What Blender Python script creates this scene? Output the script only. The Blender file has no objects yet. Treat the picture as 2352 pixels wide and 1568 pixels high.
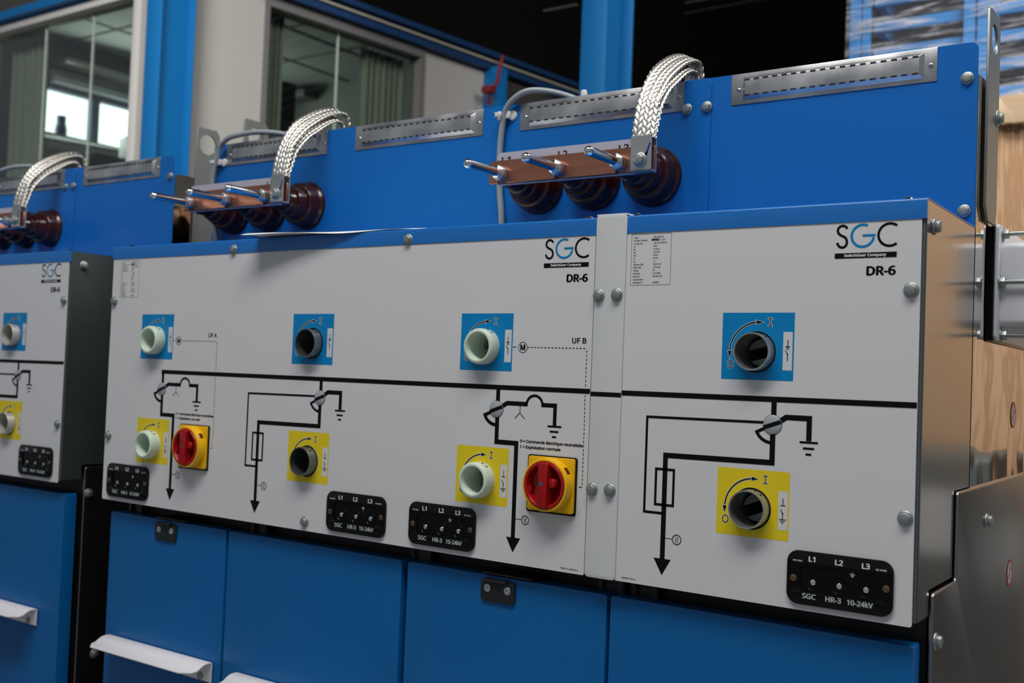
import bpy, bmesh, math, random
from mathutils import Vector, Matrix
from mathutils.geometry import tessellate_polygon
PI = math.pi
S = bpy.context.scene
COL = S.collection
random.seed(7)

# ------------------------------------------------------------------ camera
YAW, PITCH, ROLL, FPX = 0.608362535, 0.0327850447, 0.0384050656, 2465.68558
cd = bpy.data.cameras.new('camera')
cam = bpy.data.objects.new('camera', cd)
COL.objects.link(cam)
_r = Vector((math.cos(YAW), math.sin(YAW), 0)); _f = Vector((-math.sin(YAW), math.cos(YAW), 0)); _u = Vector((0, 0, 1))
_f2 = _f * math.cos(PITCH) + _u * math.sin(PITCH); _u2 = _u * math.cos(PITCH) - _f * math.sin(PITCH)
_r3 = _r * math.cos(ROLL) + _u2 * math.sin(ROLL); _u3 = _u2 * math.cos(ROLL) - _r * math.sin(ROLL)
M = Matrix((( _r3.x, _u3.x, -_f2.x, 0.33448), (_r3.y, _u3.y, -_f2.y, -1.33316), (_r3.z, _u3.z, -_f2.z, 1.35), (0, 0, 0, 1)))
cam.matrix_world = M
cd.sensor_width = 36.0
cd.lens = FPX / 2352 * 36.0
cd.clip_start = 0.05; cd.clip_end = 200
cd.dof.use_dof = True
cd.dof.focus_distance = 1.52
cd.dof.aperture_fstop = 5.6
S.camera = cam

# ------------------------------------------------------------------ colour management, world, daylight
S.view_settings.view_transform = 'Standard'
S.view_settings.look = 'None'
S.view_settings.exposure = 0.17
S.view_settings.gamma = 1.0
S.view_settings.use_curve_mapping = False
W = bpy.data.worlds.new('world'); S.world = W
W.use_nodes = True
W.node_tree.nodes['Background'].inputs[0].default_value = (0.80, 0.88, 1.0, 1)
W.node_tree.nodes['Background'].inputs[1].default_value = 0.21

def area(name, loc, target, sx, sy, power, col=(1, 1, 1)):
    l = bpy.data.lights.new(name, 'AREA'); l.shape = 'RECTANGLE'; l.size = sx; l.size_y = sy; l.energy = power; l.color = col
    o = bpy.data.objects.new(name, l); COL.objects.link(o); o.location = loc
    o.rotation_euler = (Vector(target) - Vector(loc)).to_track_quat('-Z', 'Y').to_euler()
    return o
area('overhead_light', (-0.1, -1.6, 4.8), (-0.5, -0.1, 1.2), 3.4, 0.9, 122, (1.0, 0.985, 0.97))
corner_fill = area('overhead_light', (-1.7, -1.5, 4.7), (-4.1, 1.6, 2.7), 1.6, 1.0, 31, (1.0, 0.98, 0.97))  # fill lamp added to brighten the office corner and its blue column
corner_fill.data.spread = math.radians(70)
area('overhead_light', (1.6, 1.4, 4.7), (0.1, 3.4, 2.6), 2.0, 1.2, 165, (1.0, 0.99, 0.98))
area('office_daylight', (-7.25, 4.1, 3.3), (-4, 3.4, 2.9), 1.6, 0.6, 19, (0.97, 0.98, 0.95))

# ------------------------------------------------------------------ materials
def mat(name, col, rough=0.5, metal=0.0, spec=0.5, bump=None, aniso=0.0, trans=0.0, emit=None, coat=0.0, sss=0.0, noise=None):
    m = bpy.data.materials.new(name); m.use_nodes = True
    nt = m.node_tree; b = nt.nodes['Principled BSDF']
    b.inputs['Base Color'].default_value = (*col, 1); b.inputs['Roughness'].default_value = rough
    b.inputs['Metallic'].default_value = metal; b.inputs['Specular IOR Level'].default_value = spec
    b.inputs['Anisotropic'].default_value = aniso; b.inputs['Transmission Weight'].default_value = trans
    b.inputs['Coat Weight'].default_value = coat
    if coat: b.inputs['Coat Roughness'].default_value = 0.12
    if sss:
        b.inputs['Subsurface Weight'].default_value = sss; b.inputs['Subsurface Radius'].default_value = (0.01, 0.01, 0.008)
    if emit:
        b.inputs['Emission Color'].default_value = (*emit[0], 1); b.inputs['Emission Strength'].default_value = emit[1]
    if bump or noise: tc = nt.nodes.new('ShaderNodeTexCoord')
    if bump:
        scale, strength, dist = bump[:3]
        mp = nt.nodes.new('ShaderNodeMapping'); mp.inputs['Scale'].default_value = bump[3] if len(bump) > 3 else (1, 1, 1)
        n = nt.nodes.new('ShaderNodeTexNoise'); n.inputs['Scale'].default_value = scale; n.inputs['Detail'].default_value = 2
        bp = nt.nodes.new('ShaderNodeBump'); bp.inputs['Strength'].default_value = strength; bp.inputs['Distance'].default_value = dist
        nt.links.new(tc.outputs['Object'], mp.inputs['Vector']); nt.links.new(mp.outputs['Vector'], n.inputs['Vector'])
        nt.links.new(n.outputs['Fac'], bp.inputs['Height']); nt.links.new(bp.outputs['Normal'], b.inputs['Normal'])
    if noise:   # (scale, colour a, colour b, mapping scale, detail[, rough a, rough b])
        mp = nt.nodes.new('ShaderNodeMapping'); mp.inputs['Scale'].default_value = noise[3]
        n = nt.nodes.new('ShaderNodeTexNoise'); n.inputs['Scale'].default_value = noise[0]; n.inputs['Detail'].default_value = noise[4]
        cr = nt.nodes.new('ShaderNodeValToRGB')
        cr.color_ramp.elements[0].color = (*noise[1], 1); cr.color_ramp.elements[0].position = 0.3
        cr.color_ramp.elements[1].color = (*noise[2], 1); cr.color_ramp.elements[1].position = 0.7
        nt.links.new(tc.outputs['Object'], mp.inputs['Vector']); nt.links.new(mp.outputs['Vector'], n.inputs['Vector'])
        nt.links.new(n.outputs['Fac'], cr.inputs['Fac']); nt.links.new(cr.outputs['Color'], b.inputs['Base Color'])
        if len(noise) > 5:
            mr = nt.nodes.new('ShaderNodeMapRange'); mr.inputs['To Min'].default_value = noise[5]; mr.inputs['To Max'].default_value = noise[6]
            nt.links.new(n.outputs['Fac'], mr.inputs['Value']); nt.links.new(mr.outputs['Result'], b.inputs['Roughness'])
    return m

PANEL = mat('panel_film', (0.64, 0.635, 0.64), 0.42, spec=0.3)
STRIPM = mat('strip_paint', (0.60, 0.61, 0.605), 0.45, spec=0.3, bump=(900, 0.12, 0.0004))
INK = mat('black_ink', (0.004, 0.004, 0.004), 0.5, spec=0.12)
INKW = mat('white_ink', (0.72, 0.72, 0.72), 0.45, spec=0.3)
INKG = mat('grey_lettering', (0.42, 0.47, 0.47), 0.5)
CYAN = mat('cyan_film', (0.0, 0.21, 0.50), 0.4, spec=0.25)
YELF = mat('yellow_film', (0.74, 0.57, 0.016), 0.4, spec=0.25)
LOGOB = mat('logo_blue', (0.0, 0.20, 0.47), 0.4, spec=0.3)
BLUE = mat('blue_paint', (0.004, 0.125, 0.43), 0.36, spec=0.28, bump=(420, 0.10, 0.0006))
BLUEL = mat('blue_lid_paint', (0.004, 0.135, 0.45), 0.30, spec=0.6)
BLUED = mat('blue_door_paint', (0.004, 0.115, 0.34), 0.28, spec=0.32, bump=(300, 0.04, 0.0005))
BLUEC = mat('column_paint', (0.004, 0.125, 0.34), 0.45, spec=0.3)
GALV = mat('galvanised_steel', (0.5, 0.5, 0.5), 0.30, metal=1.0, noise=(14, (0.34, 0.34, 0.36), (0.74, 0.73, 0.71), (1, 1, 1), 7, 0.24, 0.46), bump=(22, 0.20, 0.0012))
ZINC = mat('dull_zinc', (0.34, 0.37, 0.36), 0.42, metal=0.75, bump=(500, 0.25, 0.0005))
CHROME = mat('nickel_plating', (0.86, 0.85, 0.83), 0.12, metal=1.0)
NUTM = mat('bright_zinc', (0.50, 0.52, 0.54), 0.38, metal=0.95)
COPPER = mat('copper', (0.60, 0.26, 0.16), 0.34, metal=1.0, bump=(60, 0.10, 0.0004, (0.2, 1, 6)), noise=(14, (0.42, 0.15, 0.09), (0.66, 0.30, 0.19), (0.4, 1, 3), 5))
TIN = mat('tinned_braid', (0.66, 0.63, 0.57), 0.36, metal=1.0, bump=(900, 0.25, 0.0003, (1, 1, 0.2)))
LUGM = mat('tinned_lug', (0.50, 0.51, 0.49), 0.40, metal=0.95)
SATIN = mat('satin_stainless', (0.37, 0.34, 0.32), 0.17, metal=1.0, bump=(260, 0.05, 0.0002, (1, 0.05, 1)))
SATIN2 = mat('brushed_stainless', (0.32, 0.30, 0.29), 0.27, metal=1.0, bump=(2.6, 0.16, 0.015))
MIRROR = mat('mirror_stainless', (0.62, 0.57, 0.52), 0.03, metal=1.0, bump=(4.5, 0.22, 0.02))
RESIN = mat('brown_resin', (0.035, 0.006, 0.004), 0.20, spec=0.5)
BLACKP = mat('black_plastic', (0.003, 0.003, 0.003), 0.14, spec=0.28)
BLACKM = mat('black_matt', (0.006, 0.006, 0.007), 0.6, spec=0.3)
DARKST = mat('dark_frame_steel', (0.012, 0.014, 0.016), 0.45, spec=0.4)
YELP = mat('yellow_plastic', (0.86, 0.47, 0.0), 0.28, spec=0.45)
REDP = mat('red_plastic', (0.36, 0.004, 0.006), 0.25, spec=0.45)
CASTM = mat('cast_socket_metal', (0.46, 0.48, 0.46), 0.30, metal=0.85, bump=(200, 0.15, 0.0004))
CASTD = mat('worn_socket_metal', (0.20, 0.22, 0.22), 0.36, metal=0.9, bump=(200, 0.2, 0.0004))
PALEM = mat('pale_socket_metal', (0.55, 0.54, 0.49), 0.40, metal=0.45)
NYLON = mat('natural_nylon', (0.60, 0.70, 0.58), 0.35, spec=0.4, sss=0.35)
DISC = mat('indicator_disc', (0.42, 0.45, 0.46), 0.4, metal=0.3)
BRASS = mat('brown_brass', (0.28, 0.18, 0.10), 0.35, metal=0.9)
CABLE = mat('grey_cable', (0.26, 0.29, 0.31), 0.4)
CLIPM = mat('white_clip_plastic', (0.62, 0.63, 0.60), 0.35, sss=0.2)
LABELP = mat('lilac_label_plastic', (0.42, 0.42, 0.50), 0.3)
WHITE = mat('white_handle_paint', (0.80, 0.78, 0.79), 0.35)
WPLAS = mat('white_cover_plastic', (0.66, 0.67, 0.70), 0.3)
PAPER = mat('white_paper', (0.85, 0.85, 0.84), 0.6)
RED = mat('red_print', (0.45, 0.02, 0.02), 0.4)
PEN = mat('blue_marker', (0.005, 0.01, 0.16), 0.4)
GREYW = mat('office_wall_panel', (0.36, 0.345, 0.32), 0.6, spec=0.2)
FRAMEW = mat('window_frame_grey', (0.52, 0.50, 0.47), 0.5)
CEIL = mat('hall_ceiling_sheet', (0.020, 0.018, 0.013), 0.8, spec=0.05)
TILE = mat('office_ceiling_tile', (0.30, 0.34, 0.32), 0.8)
OWALL = mat('office_inner_wall', (0.22, 0.25, 0.225), 0.8)
CURT = mat('curtain_cloth', (0.24, 0.225, 0.20), 0.9)
SKYP = mat('bright_sky_pane', (0.8, 0.9, 1.0), 0.5, emit=((0.86, 0.97, 1.0), 2.2))
MON = mat('monitor_black', (0.008, 0.008, 0.008), 0.4)
ODARK = mat('office_dark_blue', (0.006, 0.03, 0.10), 0.5)
CONC = mat('concrete_floor', (0.22, 0.22, 0.22), 0.55, noise=(3, (0.18, 0.18, 0.18), (0.26, 0.26, 0.25), (1, 1, 1), 4))
HALLW = mat('hall_wall', (0.40, 0.40, 0.39), 0.7)
MACH = mat('grey_green_box', (0.10, 0.115, 0.11), 0.6)
WOODB = (0.50, 0.30, 0.15)

def wood():
    m = mat('pine_plywood', WOODB, 0.55, spec=0.25)
    nt = m.node_tree; b = nt.nodes['Principled BSDF']
    tc = nt.nodes.new('ShaderNodeTexCoord'); mp = nt.nodes.new('ShaderNodeMapping'); mp.inputs['Scale'].default_value = (3.0, 3.0, 0.28)
    n = nt.nodes.new('ShaderNodeTexNoise'); n.inputs['Scale'].default_value = 2.2; n.inputs['Detail'].default_value = 6; n.inputs['Distortion'].default_value = 1.2
    w = nt.nodes.new('ShaderNodeTexWave'); w.inputs['Scale'].default_value = 0.7; w.inputs['Distortion'].default_value = 4; w.inputs['Detail'].default_value = 3
    mx = nt.nodes.new('ShaderNodeMath'); mx.operation = 'ADD'
    cr = nt.nodes.new('ShaderNodeValToRGB')
    cr.color_ramp.elements[0].position = 0.25; cr.color_ramp.elements[0].color = (0.46, 0.27, 0.14, 1)
    cr.color_ramp.elements[1].position = 0.85; cr.color_ramp.elements[1].color = (0.62, 0.41, 0.25, 1)
    nt.links.new(tc.outputs['Object'], mp.inputs['Vector']); nt.links.new(mp.outputs['Vector'], n.inputs['Vector']); nt.links.new(mp.outputs['Vector'], w.inputs['Vector'])
    nt.links.new(n.outputs['Fac'], mx.inputs[0]); nt.links.new(w.outputs['Fac'], mx.inputs[1])
    m2 = nt.nodes.new('ShaderNodeMath'); m2.operation = 'MULTIPLY'; m2.inputs[1].default_value = 0.62
    nt.links.new(mx.outputs[0], m2.inputs[0]); nt.links.new(m2.outputs[0], cr.inputs['Fac']); nt.links.new(cr.outputs['Color'], b.inputs['Base Color'])
    return m
WOOD = wood()
LWOOD = mat('pale_pine_board', (0.62, 0.46, 0.30), 0.6, noise=(3, (0.55, 0.38, 0.22), (0.72, 0.56, 0.38), (1, 1, 4), 4))

def glass_mat(name, tint, rough=0.0, alpha=0.25):
    m = bpy.data.materials.new(name); m.use_nodes = True; nt = m.node_tree
    nt.nodes.remove(nt.nodes['Principled BSDF']); out = nt.nodes['Material Output']
    t = nt.nodes.new('ShaderNodeBsdfTransparent'); t.inputs[0].default_value = (*tint, 1)
    g = nt.nodes.new('ShaderNodeBsdfGlossy'); g.inputs['Roughness'].default_value = rough
    lw = nt.nodes.new('ShaderNodeLayerWeight'); lw.inputs['Blend'].default_value = 0.5
    pw = nt.nodes.new('ShaderNodeMath'); pw.operation = 'POWER'; pw.inputs[1].default_value = 4.0
    ad = nt.nodes.new('ShaderNodeMath'); ad.operation = 'MULTIPLY_ADD'; ad.inputs[1].default_value = 0.9; ad.inputs[2].default_value = 0.04
    mx = nt.nodes.new('ShaderNodeMixShader')
    nt.links.new(lw.outputs['Facing'], pw.inputs[0]); nt.links.new(pw.outputs[0], ad.inputs[0]); nt.links.new(ad.outputs[0], mx.inputs[0])
    nt.links.new(t.outputs[0], mx.inputs[1]); nt.links.new(g.outputs[0], mx.inputs[2])
    nt.links.new(mx.outputs[0], out.inputs['Surface'])
    return m
GLASS = glass_mat('window_glass', (0.80, 0.86, 0.82), 0.0)

def film_mat():
    m = bpy.data.materials.new('stretch_film'); m.use_nodes = True; nt = m.node_tree
    nt.nodes.remove(nt.nodes['Principled BSDF']); out = nt.nodes['Material Output']
    tc = nt.nodes.new('ShaderNodeTexCoord'); mp = nt.nodes.new('ShaderNodeMapping')
    mp.inputs['Rotation'].default_value = (0, 0.12, 0); mp.inputs['Scale'].default_value = (1.6, 1.0, 16.0)
    n = nt.nodes.new('ShaderNodeTexNoise'); n.inputs['Scale'].default_value = 2.6; n.inputs['Detail'].default_value = 7; n.inputs['Roughness'].default_value = 0.62; n.inputs['Distortion'].default_value = 0.5
    bp = nt.nodes.new('ShaderNodeBump'); bp.inputs['Strength'].default_value = 1.0; bp.inputs['Distance'].default_value = 0.05
    t = nt.nodes.new('ShaderNodeBsdfTransparent'); t.inputs[0].default_value = (0.94, 0.96, 0.98, 1)
    g = nt.nodes.new('ShaderNodeBsdfGlossy'); g.inputs['Roughness'].default_value = 0.16; g.inputs[0].default_value = (0.95, 0.95, 1, 1)
    d = nt.nodes.new('ShaderNodeBsdfDiffuse'); d.inputs[0].default_value = (0.75, 0.76, 0.8, 1)
    cr = nt.nodes.new('ShaderNodeValToRGB'); cr.color_ramp.elements[0].position = 0.48; cr.color_ramp.elements[0].color = (0.07, 0.07, 0.07, 1)
    cr.color_ramp.elements[1].position = 0.68; cr.color_ramp.elements[1].color = (0.9, 0.9, 0.9, 1)
    m1 = nt.nodes.new('ShaderNodeMixShader'); m1.inputs[0].default_value = 0.45
    m2 = nt.nodes.new('ShaderNodeMixShader')
    L = nt.links.new
    L(tc.outputs['Object'], mp.inputs['Vector']); L(mp.outputs['Vector'], n.inputs['Vector']); L(n.outputs['Fac'], bp.inputs['Height'])
    L(bp.outputs['Normal'], g.inputs['Normal']); L(g.outputs[0], m1.inputs[1]); L(d.outputs[0], m1.inputs[2])
    L(n.outputs['Fac'], cr.inputs['Fac']); L(cr.outputs['Color'], m2.inputs[0]); L(t.outputs[0], m2.inputs[1]); L(m1.outputs[0], m2.inputs[2])
    L(m2.outputs[0], out.inputs['Surface'])
    return m
FILM = film_mat()

# ------------------------------------------------------------------ mesh helpers
def circle(cx, cz, r, n=40, a0=0.0, a1=2 * PI):
    full = abs(a1 - a0 - 2 * PI) < 1e-6
    k = n if full else n - 1
    return [(cx + r * math.cos(a0 + (a1 - a0) * i / k), cz + r * math.sin(a0 + (a1 - a0) * i / k)) for i in range(n)]

def rrect(x0, x1, z0, z1, r, n=8):
    if r <= 0: return [(x0, z0), (x1, z0), (x1, z1), (x0, z1)]
    p = []
    for cx, cz, a in ((x1 - r, z0 + r, -PI / 2), (x1 - r, z1 - r, 0), (x0 + r, z1 - r, PI / 2), (x0 + r, z0 + r, PI)):
        p += [(cx + r * math.cos(a + PI / 2 * i / n), cz + r * math.sin(a + PI / 2 * i / n)) for i in range(n + 1)]
    return p

class MB:
    def __init__(s): s.v = []; s.f = []
    def add(s, vs, fs):
        o = len(s.v); s.v += [tuple(q) for q in vs]; s.f += [[i + o for i in f] for f in fs]; return s
    def box(s, x0, x1, y0, y1, z0, z1):
        return s.add([(x0, y0, z0), (x1, y0, z0), (x1, y1, z0), (x0, y1, z0), (x0, y0, z1), (x1, y0, z1), (x1, y1, z1), (x0, y1, z1)],
                     [(0, 3, 2, 1), (4, 5, 6, 7), (0, 1, 5, 4), (1, 2, 6, 5), (2, 3, 7, 6), (3, 0, 4, 7)])
    def ext(s, poly, a, b, plane='xz', holes=()):
        """polygon (with holes) extruded between a and b along the plane's normal"""
        mk = {'xz': lambda p, t: (p[0], t, p[1]), 'yz': lambda p, t: (t, p[0], p[1]), 'xy': lambda p, t: (p[0], p[1], t)}[plane]
        loops = [list(poly)] + [list(h) for h in holes]; flat = [p for l in loops for p in l]
        if len(loops) == 1 and len(poly) <= 4: tris = [tuple(range(len(poly)))]
        else: tris = [tuple(t) for t in tessellate_polygon([[Vector((p[0], p[1], 0)) for p in l] for l in loops])]
        n = len(flat)
        vs = [mk(p, a) for p in flat] + [mk(p, b) for p in flat]
        fs = [t for t in tris] + [tuple(i + n for i in reversed(t)) for t in tris]
        o = 0
        for l in loops:
            m = len(l)
            for i in range(m):
                j = (i + 1) % m; fs.append((o + i, o + j, o + j + n, o + i + n))
            o += m
        return s.add(vs, fs)
    def face(s, poly, y, holes=()):
        if not holes and len(poly) <= 4: return s.add([(p[0], y, p[1]) for p in poly], [tuple(range(len(poly)))])
        loops = [list(poly)] + [list(h) for h in holes]; flat = [p for l in loops for p in l]
        return s.add([(p[0], y, p[1]) for p in flat], [tuple(t) for t in tessellate_polygon([[Vector((p[0], p[1], 0)) for p in l] for l in loops])])
    def stroke(s, pts, w, y, closed=False):
        n = len(pts); L = []; R = []
        for i in range(n):
            p = Vector(pts[i])
            a = Vector(pts[i - 1]) if (i > 0 or closed) else None
            b = Vector(pts[(i + 1) % n]) if (i < n - 1 or closed) else None
            d1 = (p - a).normalized() if a is not None else (b - p).normalized()
            d2 = (b - p).normalized() if b is not None else d1
            t = (d1 + d2).normalized(); nn = Vector((-t.y, t.x)); c = max(0.35, nn.dot(Vector((-d1.y, d1.x))))
            L.append(p + nn * (w / 2 / c)); R.append(p - nn * (w / 2 / c))
        vs = [(q.x, y, q.y) for q in L] + [(q.x, y, q.y) for q in R]
        m = n if closed else n - 1
        return s.add(vs, [(i, (i + 1) % n, (i + 1) % n + n, i + n) for i in range(m)])
    def lathe(s, prof, c, ax='y', n=40, a0=0.0):
        """prof: (radius, offset along axis); closed at radius 0"""
        vs = []; fs = []
        for r, h in prof:
            for i in range(n):
                t = a0 + 2 * PI * i / n; u, v = r * math.cos(t), r * math.sin(t)
                vs.append({'y': (c[0] + u, c[1] + h, c[2] + v), 'x': (c[0] + h, c[1] + u, c[2] + v), 'z': (c[0] + u, c[1] + v, c[2] + h)}[ax])
        for k in range(len(prof) - 1):
            for i in range(n):
                j = (i + 1) % n; fs.append((k * n + i, k * n + j, (k + 1) * n + j, (k + 1) * n + i))
        if prof[0][0] > 0: fs.append(tuple(range(n)))
        if prof[-1][0] > 0: fs.append(tuple((len(prof) - 1) * n + i for i in range(n)))
        return s.add(vs, fs)
    def tube(s, pts, r, n=10, flat=1.0, up=None):
        P = [Vector(p) for p in pts]; vs = []; fs = []; prev = None
        for i, p in enumerate(P):
            t = (P[min(i + 1, len(P) - 1)] - P[max(i - 1, 0)]).normalized()
            if up is not None: nn = Vector(up[i]) if not isinstance(up[0], (int, float)) else Vector(up)
            elif prev is None: nn = t.orthogonal()
            else: nn = prev
            nn = (nn - t * nn.dot(t)).normalized(); prev = nn; bb = t.cross(nn)
            for k in range(n):
                a = 2 * PI * k / n; vs.append(p + nn * (r * flat * math.cos(a)) + bb * (r * math.sin(a)))
        for i in range(len(P) - 1):
            for k in range(n):
                j = (k + 1) % n; fs.append((i * n + k, i * n + j, (i + 1) * n + j, (i + 1) * n + k))
        fs.append(tuple(range(n))); fs.append(tuple((len(P) - 1) * n + k for k in range(n)))
        return s.add(vs, fs)
    def mesh(s, name, m, bevel=0.0, seg=2, sharp=0.6, merge=True):
        me = bpy.data.meshes.new(name); bm = bmesh.new()
        vv = [bm.verts.new(v) for v in s.v]
        for f in s.f:
            try: bm.faces.new([vv[i] for i in f])
            except ValueError: pass
        if merge: bmesh.ops.remove_doubles(bm, verts=bm.verts, dist=1e-6)
        bmesh.ops.recalc_face_normals(bm, faces=bm.faces)
        if bevel:
            es = [e for e in bm.edges if len(e.link_faces) == 2 and e.calc_face_angle(0) > 0.5]
            bmesh.ops.bevel(bm, geom=es, offset=bevel, segments=seg, affect='EDGES', profile=0.5, clamp_overlap=True)
        for f in bm.faces: f.smooth = True
        for e in bm.edges:
            if len(e.link_faces) != 2 or e.calc_face_angle(0) > sharp: e.smooth = False
        bm.to_mesh(me); bm.free()
        me.materials.append(m)
        return me

OFF = Vector((0, 0, 0))
WLOC = {}
def put(name, me, parent=None, pos=(0, 0, 0), label=None):
    """link a mesh (vertices relative to pos) under a parent"""
    o = bpy.data.objects.new(name, me); COL.objects.link(o)
    w = Vector(pos) + OFF
    if parent is not None:
        o.parent = parent; o.location = w - WLOC[parent.name]
    else: o.location = w
    WLOC[o.name] = w
    if label: o['label'] = label
    return o
def thing(name, label, cat, loc, group=None):
    o = bpy.data.objects.new(name, None); COL.objects.link(o); w = Vector(loc) + OFF
    o.location = w; o.empty_display_size = 0.05; WLOC[o.name] = w
    o['label'] = label; o['category'] = cat
    if group: o['group'] = group
    return o
def tag(o, label, cat, group=None, kind=None):
    o['label'] = label; o['category'] = cat
    if group: o['group'] = group
    if kind: o['kind'] = kind
    return o
def struct(name, mb, m, parent=None, **k):
    o = put(name, mb.mesh(name, m, **k), parent)
    if parent is None: o['kind'] = 'structure'
    return o
CACHE = {}
def cached(key, fn):
    if key not in CACHE: CACHE[key] = fn()
    return CACHE[key]

# ------------------------------------------------------------------ lettering (built-in font, turned into flat ink)
_cap = {}
FONT = None
try:
    import os
    FONT = bpy.data.fonts.load(os.path.join(bpy.utils.resource_path('LOCAL'), 'datafiles', 'fonts', 'NotoSansHebrew-Regular.woff2'))
except Exception: FONT = None
def text_tris(s, bold=0.0, res=3):
    cu = bpy.data.curves.new('t', 'FONT'); cu.body = s; cu.size = 1.0; cu.resolution_u = res; cu.fill_mode = 'FRONT'
    if FONT: cu.font = FONT
    o = bpy.data.objects.new('t', cu); COL.objects.link(o)
    bpy.context.view_layer.update()
    me = bpy.data.meshes.new_from_object(o.evaluated_get(bpy.context.evaluated_depsgraph_get()))
    vs = [tuple(v.co) for v in me.vertices]; fs = [tuple(p.vertices) for p in me.polygons]
    bpy.data.objects.remove(o); bpy.data.curves.remove(cu); bpy.data.meshes.remove(me)
    if bold:    # heavier weight: the outline again, shifted a little each way
        base = vs; bf = fs; vs = []; fs = []
        for k, (dx, dz) in enumerate(((-bold, 0), (bold, 0), (0, bold * .6), (0, -bold * .6), (-bold * .5, 0), (bold * .5, 0))):
            o_ = len(vs); vs += [(p[0] + dx, p[1] + dz, k * 1e-5) for p in base]; fs += [tuple(i + o_ for i in f) for f in bf]
    return vs, fs
def cap_h(bold):
    if bold not in _cap:
        v, _ = text_tris('H', bold); _cap[bold] = (min(p[1] for p in v), max(p[1] for p in v))
    return _cap[bold]
def txt(mb, s, x0, x1, zb, cap, y, bold=0.0, res=3):
    """write s so that it spans x0..x1 (x1 None: natural width), standing on zb with capitals of height cap"""
    v, f = text_tris(s, bold, res)
    if not v: return
    a, b = cap_h(bold); sz = cap / (b - a)
    mx0 = min(p[0] for p in v); mx1 = max(p[0] for p in v)
    sx = sz if x1 is None else (x1 - x0) / (mx1 - mx0)
    mb.add([(x0 + (p[0] - mx0) * sx, y - p[2] * (.5 if bold else 0), zb + (p[1] - a) * sz) for p in v], f)

# ------------------------------------------------------------------ fasteners
def bolt_mesh(ax='y', sgn=-1, r=0.0072, flange=0.0095, h=0.0065):
    """hexagon flange bolt, head pointing along sgn*axis, standing on its origin"""
    def mk():
        b = MB(); f = sgn
        b.lathe([(flange, 0), (flange, f * 0.0012), (flange * 0.93, f * 0.0022), (r * 1.02, f * 0.0028)], (0, 0, 0), ax, 32)
        b.lathe([(r * 1.03, f * 0.002), (r * 1.03, f * h * 0.86), (r * 0.9, f * h)], (0, 0, 0), ax, 6, 0.35)
        return b.mesh('bolt', ZINC, bevel=0.0005, seg=1)
    return cached(('bolt', ax, sgn, r, flange, h), mk)
def bolt(parent, pos, ax='y', sgn=-1, name='bolt', **k):
    return put(name, bolt_mesh(ax, sgn, **k), parent, pos)
def pan_screw_mesh():
    b = MB(); b.lathe([(0.0036, 0), (0.0036, -0.0006), (0.0028, -0.0016), (0.0012, -0.0021)], (0, 0, 0), 'y', 20)
    return b.mesh('screw', NUTM)
def cross_mesh():
    b = MB()
    for a in (0.6, 0.6 + PI / 2):
        c, s_ = math.cos(a), math.sin(a)
        b.face([(-.0022 * c + .0004 * s_, -.0022 * s_ - .0004 * c), (.0022 * c + .0004 * s_, .0022 * s_ - .0004 * c), (.0022 * c - .0004 * s_, .0022 * s_ + .0004 * c), (-.0022 * c - .0004 * s_, -.0022 * s_ + .0004 * c)], 0)
    return b.mesh('screw_recess', BLACKM)
def screw(parent, x, y, z):
    o = put('screw', cached('pan', pan_screw_mesh), parent, (x, y, z))
    return o

# ------------------------------------------------------------------ steel label strip holder
def strip_mesh(Wd=0.322, H=0.0495):
    b = MB()
    b.box(0, Wd, 0, 0.0012, 0, H)
    x0, x1, z0, z1, t = 0.020, Wd - 0.018, 0.0065, H - 0.0055, 0.0065
    # raised tray
    i0, i1, k0, k1 = x0 + 0.006, x1 - 0.006, z0 + 0.006, z1 - 0.006
    vs = [(x0, 0, z0), (x1, 0, z0), (x1, 0, z1), (x0, 0, z1), (i0, -t, k0), (i1, -t, k0), (i1, -t, k1), (i0, -t, k1)]
    b.add(vs, [(0, 1, 5, 4), (1, 2, 6, 5), (2, 3, 7, 6), (3, 0, 4, 7), (4, 5, 6, 7)])
    return b.mesh('label_strip', GALV, bevel=0.0006, seg=2)
def slots_mesh(Wd=0.322, H=0.0495):
    b = MB(); n = 18
    for i in range(n):
        x = 0.029 + (Wd - 0.058) * i / (n - 1)
        for z in (0.0125, H - 0.0125):
            b.box(x - 0.0042, x + 0.0042, -0.0068, -0.0060, z - 0.0013, z + 0.0013)
    return b.mesh('slot_row', DARKST)
def label_strip(parent, x0, x1, z0=1.798, y=0.2625):
    Wd = round(x1 - x0, 4)
    o = put('label_strip', cached(('ls', Wd), lambda: strip_mesh(Wd)), parent, (x0, y, z0))
    put('slot_row', cached(('sl', Wd), lambda: slots_mesh(Wd)), o, (x0, y, z0))
    for x in (x0 + 0.0125, x1 - 0.0085):
        put('screw', cached('pan', pan_screw_mesh), o, (x, y - 0.0002, z0 + 0.0235))
        put('screw_recess', cached('cross', cross_mesh), o, (x, y - 0.0025, z0 + 0.0235))
    return o

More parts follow.
